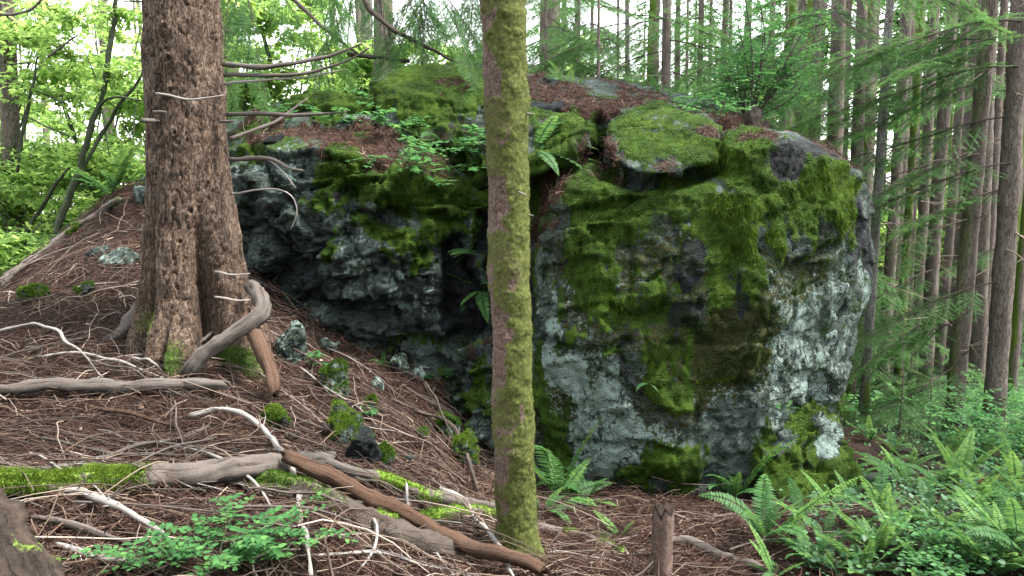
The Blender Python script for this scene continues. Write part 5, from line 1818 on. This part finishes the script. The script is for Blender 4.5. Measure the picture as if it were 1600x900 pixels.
# mossy block against the boulder's right foot
blk = PP((1195, 660, 6.15), (1240, 652, 6.25), (1300, 648, 6.3), (1322, 690, 6.3), (1318, 745, 5.95), (1308, 780, 5.75), (1230, 788, 5.62), (1192, 750, 5.75), (1183, 700, 5.95), (1285, 660, 6.05)) + W((2.1, 6.9, -1.5), (2.9, 6.9, -1.5), (2.1, 6.9, -2.6), (2.9, 6.9, -2.6), (2.0, 5.7, -2.6), (2.5, 5.6, -2.6))
V, F = remesh_hulls([blk], .016, 3)
N = normals(V, F)
f1, e1 = facets(V, .28, .5, .08, 71)
f2, e2 = facets(V, .1, .5, .02, 72)
V = V + N * (f1 + .6 * f2 + .02 * fbm(V, 4, 3, 4))[:, None]
N = normals(V, F)
x, y, _d = proj(V)
x = x + 14 * fbm(V, 5, 3, 8)
y = y + 14 * fbm(V, 5, 3, 9)
pale = np.maximum(np.exp(-(((x - 1290) / 20) ** 2 + ((y - 690) / 32) ** 2)), .8 * np.exp(-(((x - 1305) / 22) ** 2 + ((y - 668) / 14) ** 2)))
dk = np.exp(-(((x - 1215) / 22) ** 2 + ((y - 690) / 18) ** 2))
ms = np.clip(1.0 - 1.5 * pale - 1.3 * dk, 0, 1) * (.6 + .3 * sstep(-.3, .5, N[:, 2] + .4 * fbm(V, 4, 2, 10)))
z0 = np.zeros(len(V))
bb = np.array([2.4, 6.1, E - 2.3])
mblock = empty('mossy_rock', bb, 'moss-covered block with a white patch at the right foot of the boulder', 'rock')
mk('stone_body', V, F, M['rock'], mblock, bb, True, None, {'moss': ms, 'lichen': np.clip(pale * 1.1, 0, 1), 'dark': dk * .6, 'litter': z0, 'dull': z0 + .3})
moss_fuzz('moss', V, F, sstep(.42, .7, ms), 16000, mblock, bb, .01, .035, .004)


# ------------------------------------------------------------------ logs and fallen branches
def lie(pix, lift=.0):
    """pixels -> points resting on the ground (plus lift in metres)"""
    out = []
    for p in pix:
        g_, _n = hit(p[0], p[1])
        up = p[2] if len(p) > 2 else lift
        # go up along the view ray so that the picture position stays
        d = ray(p[0], p[1])
        k = up / max(-d[2], .12)
        out.append(g_ - d * k * .9)
    return out


def mossmask(x0, x1, soft=40, amt=1.0):
    def f(V):
        x, y, _ = proj(V)
        n = fbm(V, 9, 3, 41)
        return amt * sstep(x0 - soft, x0 + soft, x + 55 * n) * sstep(x1 + soft, x1 - soft, x + 55 * n) * (.72 + .7 * n)
    return f


LOGS = [
    ([(-30, 760), (130, 752), (245, 746), (330, 738), (420, 732), (512, 720)], .052, 'dead_wood', 'log thickly covered in bright green moss at one end, lying across the sticks', mossmask(-200, 238), (1, 1.1, 1, .95, .85), .085, 16),
    ([(452, 715), (560, 772), (700, 842), (850, 897)], .036, 'red_wood', 'split reddish rotten log slanting down to the slim trunk', None, (1, 1.15, 1, .8), .14, 14),
    ([(486, 716), (600, 752), (690, 778), (765, 796)], .033, 'dead_wood', 'grey log with a mossy stretch, lying behind the split red one', mossmask(600, 690, 30), (.9, 1, 1.1, 1), .06, 14),
    ([(370, 742), (480, 778), (600, 828), (720, 866)], .065, 'dark_wood', 'old dark log furred with dull moss beneath the split red one', mossmask(300, 560, 60, .75), (.9, 1.1, 1.1, .8), .03, 16),
    ([(600, 815), (680, 810), (775, 802)], .05, 'dead_wood', 'short moss-covered log running behind the foot of the slim trunk', mossmask(560, 800, 20), (.6, 1, 1.1), .02, 14),
    ([(-20, 606), (120, 608), (240, 608), (347, 606)], .035, 'dead_wood', 'pale broken log lying level below the thick spruce', None, (1, 1.1, 1.05, .8), .03, 12),
    ([(836, 824), (900, 838), (972, 862)], .032, 'dead_wood', 'short log with a mossy end right of the slim trunk', mossmask(930, 1000, 25, .9), (1, 1, .9), .02, 14),
    ([(990, 862), (1060, 850), (1120, 866), (1190, 895)], .026, 'dead_wood', 'thin bare log behind the broken post', None, (.8, 1, .9), .02, 12),
    ([(5, 445), (60, 400), (112, 362), (178, 318)], .045, 'dead_wood', 'log running up the crest of the mound', mossmask(90, 260, 40, .4), (.8, 1, .9), .03, 12),
    ([(1560, 765), (1600, 770), (1660, 775)], .08, 'dead_wood', 'mossy log end among the right-hand ferns', mossmask(1400, 1700, 20, .6), (1, 1, 1), .03, 14),
]
for k, (pix, r, mt, lab, ms, tp, lift, sides) in enumerate(LOGS):
    pts = lie(pix, lift)
    o, V, F, c, rr = branch('fallen_log', pts, r, mt, sides=sides, taper=tp, wob=.006, label=lab, cat='log', moss=ms, seed=k)
    if ms is not None:
        w = sstep(.35, .7, ms(V))
        nr = unit(V - np.repeat(c, sides, 0))
        w = w * sstep(-.7, .1, nr[:, 2])
        if w.sum() > 0:
            nb = 22000 if k == 0 else (9000 if k in (3, 4) else 3000)
            moss_fuzz('moss', V, F, w, nb, o, np.array(o.location), .008, .028, .0035, .35, mat='moss_bright' if k in (0, 2, 4, 6) else 'moss_fuzz')

STK = [
    ([(298, 647, .03), (350, 643, .06), (400, 662, .07), (440, 708, .08), (466, 765, .06), (480, 835, .05), (484, 905, .04)], .016, 'pale_wood', 'pale curved bare branch arching down past the huckleberry bush'),
    ([(686, 764, .05), (730, 787, .08), (770, 842, .1), (806, 896, .12)], .014, 'pale_wood', 'pale crooked branch crossing the split red log'),
    ([(-10, 757, .06), (100, 770, .06), (160, 792, .06), (246, 840, .05)], .017, 'pale_wood', 'pinkish straight stick below the bright mossy log'),
    ([(55, 808, .02), (130, 825, .03), (205, 850, .02)], .014, 'dead_wood', 'short brown stick parallel to the pinkish one'),
    ([(95, 850, .02), (180, 870, .03), (280, 890, .02)], .012, 'pale_wood', 'pale peeled stick near the rotten stump'),
    ([(-10, 522, .02), (60, 512, .05), (112, 542, .1), (163, 592, .02)], .010, 'pale_wood', 'thin pale branch arching over the mound'),
    ([(118, 632, .02), (200, 645, .04), (270, 668, .02)], .012, 'red_wood', 'orange-brown stick above the mossy log'),
    ([(0, 735, .05), (90, 728, .05), (170, 708, .06), (260, 685, .05), (330, 660, .04)], .014, 'dead_wood', 'long brown stick lying just behind the mossy log'),
    ([(60, 560, .02), (130, 552, .03), (210, 575, .02), (252, 590, .02)], .009, 'pale_wood', 'slender pale stick below the spruce roots'),
    ([(203, 565, .01), (230, 572, .06), (252, 586, .02)], .009, 'pale_wood', 'short white stick beside the spruce roots'),
    ([(255, 572, .02), (300, 548, .05), (333, 520, .06)], .016, 'dead_wood', 'broken stick leaning on the bent root'),
    ([(240, 690, .04), (320, 705, .06), (370, 735, .06), (426, 800, .02)], .008, 'pale_wood', 'thin pale branch hanging over the mossy log'),
    ([(650, 640, .05), (700, 660, .1), (725, 700, .12), (745, 770, .05)], .014, 'dark_wood', 'black wet branch standing in the recess'),
    ([(665, 600, .1), (690, 640, .14), (715, 690, .08)], .010, 'dark_wood', 'thin black branch leaning into the recess'),
    ([(565, 790, .02), (590, 830, .1), (560, 890, .02)], .008, 'pale_wood', 'forked pale twig under the split red log'),
    ([(635, 760, .1), (640, 800, .12), (680, 860, .06), (700, 905, .05)], .008, 'pale_wood', 'bare twig dropping from the split red log'),
    ([(480, 868, .02), (560, 862, .05), (650, 880, .03), (760, 905, .02)], .008, 'pale_wood', 'slender curved twig at the foot of the sticks'),
    ([(840, 870, .01), (890, 872, .03), (960, 880, .01)], .006, 'pale_wood', 'thin twig on the needles beside the slim trunk'),
    ([(860, 858, .01), (990, 840, .03), (1090, 800, .01)], .005, 'pale_wood', 'long thin twig beyond the broken post'),
    ([(1020, 745, .02), (1080, 760, .02), (1140, 755, .02)], .006, 'dead_wood', 'twig lying along the foot of the boulder'),
    ([(1090, 795, .01), (1160, 800, .02), (1230, 830, .01)], .007, 'dead_wood', 'brown twig between the two face ferns'),
    ([(60, 690, .04), (150, 700, .06), (250, 712, .05), (370, 705, .03)], .009, 'dead_wood', 'thin stick among crossed twigs above the mossy log'),
]
for k, (pix, r, mt, lab) in enumerate(STK):
    branch('fallen_branch', lie(pix), r, mt, sides=8, taper=(.8, 1, .9, .55), wob=.006, label=lab, cat='branch', stubs=int(4 + 5 * (r > .011)), seed=k + 20)

# many smaller sticks, one object each
def make_stick(seed):
    g = np.random.default_rng(seed)
    x = np.linspace(-.5, .5, 12)
    c = np.stack([x, .05 * g.normal() * np.sin(3 * x + g.random() * 6) + .02 * np.sin(11 * x), .05 * np.cos(3.1 * x) + .015 * np.sin(9 * x + seed)], 1)
    mb = MB()
    v, f = tube(c, np.linspace(.013, .006, 12) * (1 + .2 * g.random(12)), 7)
    mb.add(v, f)
    for k in range(4):
        i = g.integers(2, 11)
        e = c[i] + np.array([.12 + .1 * g.random(), g.choice([-1, 1]) * .10, .05 * g.normal() + .03]) * (.4 + g.random())
        v, f = tube(np.stack([c[i], e]), np.array([.005, .002]), 5)
        mb.add(v, f)
    V, Fs, _, A = mb.out()
    return V, Fs


SM = []
for s in range(8):
    V, Fs = make_stick(s)
    for mt in ('dead_wood', 'pale_wood', 'dark_wood'):
        SM.append(mk('fallen_stick', V, Fs, M[mt], None, None, True, None, dict({'moss': np.zeros(len(V))}, ca=V[:, 1] * 60, sa=V[:, 2] * 60, sl=V[:, 0]), True))
gs = np.random.default_rng(77)
sw = tw * np.where(gpx < 640, 1, .35)
q, nn, _ = sample_surf(GV, GF, sw, 170, gs)
for k in range(len(q)):
    o = bpy.data.objects.new('fallen_stick', SM[int(gs.choice([0, 0, 0, 0, 1, 2, 2])) + 3 * gs.integers(8)])
    COL.objects.link(o)
    L = .35 + .8 * gs.random() ** 1.6
    a = gs.normal(0, .6)
    dx, dy = math.cos(a) * L / 2, math.sin(a) * L / 2
    z1, z2 = H(q[k, 0] + dx, q[k, 1] + dy)[0], H(q[k, 0] - dx, q[k, 1] - dy)[0]
    o.location = (q[k, 0], q[k, 1], max((z1 + z2) / 2, q[k, 2]) + .015 + .04 * gs.random())
    o.rotation_euler = (gs.normal(0, .4), -math.atan2(z1 - z2, L), a)
    t_ = .20 + .40 * gs.random() ** 1.8
    o.scale = (L, t_, t_)
    tag(o, 'bare stick lying among crossed twigs on the needle floor', 'stick', 'bare sticks strewn over the needle floor')

# ------------------------------------------------------------------ rotten stump, broken post
st_c = [P(-185, 680, 2.05), P(-95, 800, 1.95), P(-12, 920, 1.85), P(60, 1050, 1.75)]
c, r = resample(np.array(st_c), 90, [.07, .105, .125, .13])
V, F = tube(c, r, 72)
ax = np.repeat(c, 72, 0)
nr = unit(V - ax)
u = np.tile(np.arange(72), 90) / 72 * 2 * np.pi
s = np.repeat(np.linspace(0, 1, 90), 72)
pq = np.stack([np.cos(u) * 2.2, np.sin(u) * 2.2, s * 1.6], 1)
ridge = fbm(pq, 2.4, 4, 5)
V = V + nr * (.030 * ridge + .012 * fbm(V, 40, 2, 6))[:, None]
hol = np.exp(-(np.angle(np.exp(1j * (u - 1.9))) / .35) ** 2)
V = V - nr * (.05 * hol)[:, None]
b = c[-1].copy()
stump = empty('rotten_stump', b, 'rotten reddish stump slab with deep furrows in the near corner', 'stump')
mk('wood', V, F, M['stump_wood'], stump, b, True, None, {'moss': sstep(.3, .8, fbm(V, 7, 4, 7)) * .6, 'ca': np.cos(u), 'sa': np.sin(u), 'sl': s * .7})

pb = G(1032, 905)
tp_ = P(1037, 795, pb[1])
hgt_ = tp_[2] - pb[2]
n = 60
cc = np.array([pb + [0, 0, -.15], pb + (tp_ - pb) * .5, tp_])
c, r = resample(cc, n, np.array([20, 17.5, 17.5]) / FPX * pb[1])
V, F = tube(c, r, 40)
nr = unit(V - np.repeat(c, 40, 0))
V = V + nr * (.004 * fbm(V * [1, 1, .3], 40, 3, 2))[:, None]
th = np.tile(np.arange(40), n) / 40 * 2 * np.pi
s = np.repeat(np.linspace(0, 1, n), 40)
jag = .045 * vnoise(np.stack([np.cos(th) * 2, np.sin(th) * 2, th * 0], 1), 5) + .02 * vnoise(np.stack([np.cos(th) * 6, np.sin(th) * 6, th * 0], 1), 6)
V[:, 2] += jag * sstep(.6, 1, s)
top = V[-40:].mean(0) - np.array([0, 0, .03])
V = np.vstack([V, top])
F3 = np.array([[(n - 1) * 40 + j, (n - 1) * 40 + (j + 1) % 40, len(V) - 1] for j in range(40)])
post = empty('broken_post', pb, 'upright broken-off sapling stub with jagged top on the needle floor', 'stump')
mk('wood', V, [F3, F], M['slim_bark'], post, pb, True, None, {'moss': np.append(.3 * sstep(.2, .6, fbm(V[:-1], 8, 2, 3)), 0), 'crack': np.append(sstep(.995, .9, s) * (.6 + .4 * sstep(-.3, .3, fbm(V[:-1], 60, 2, 4))), .1)})
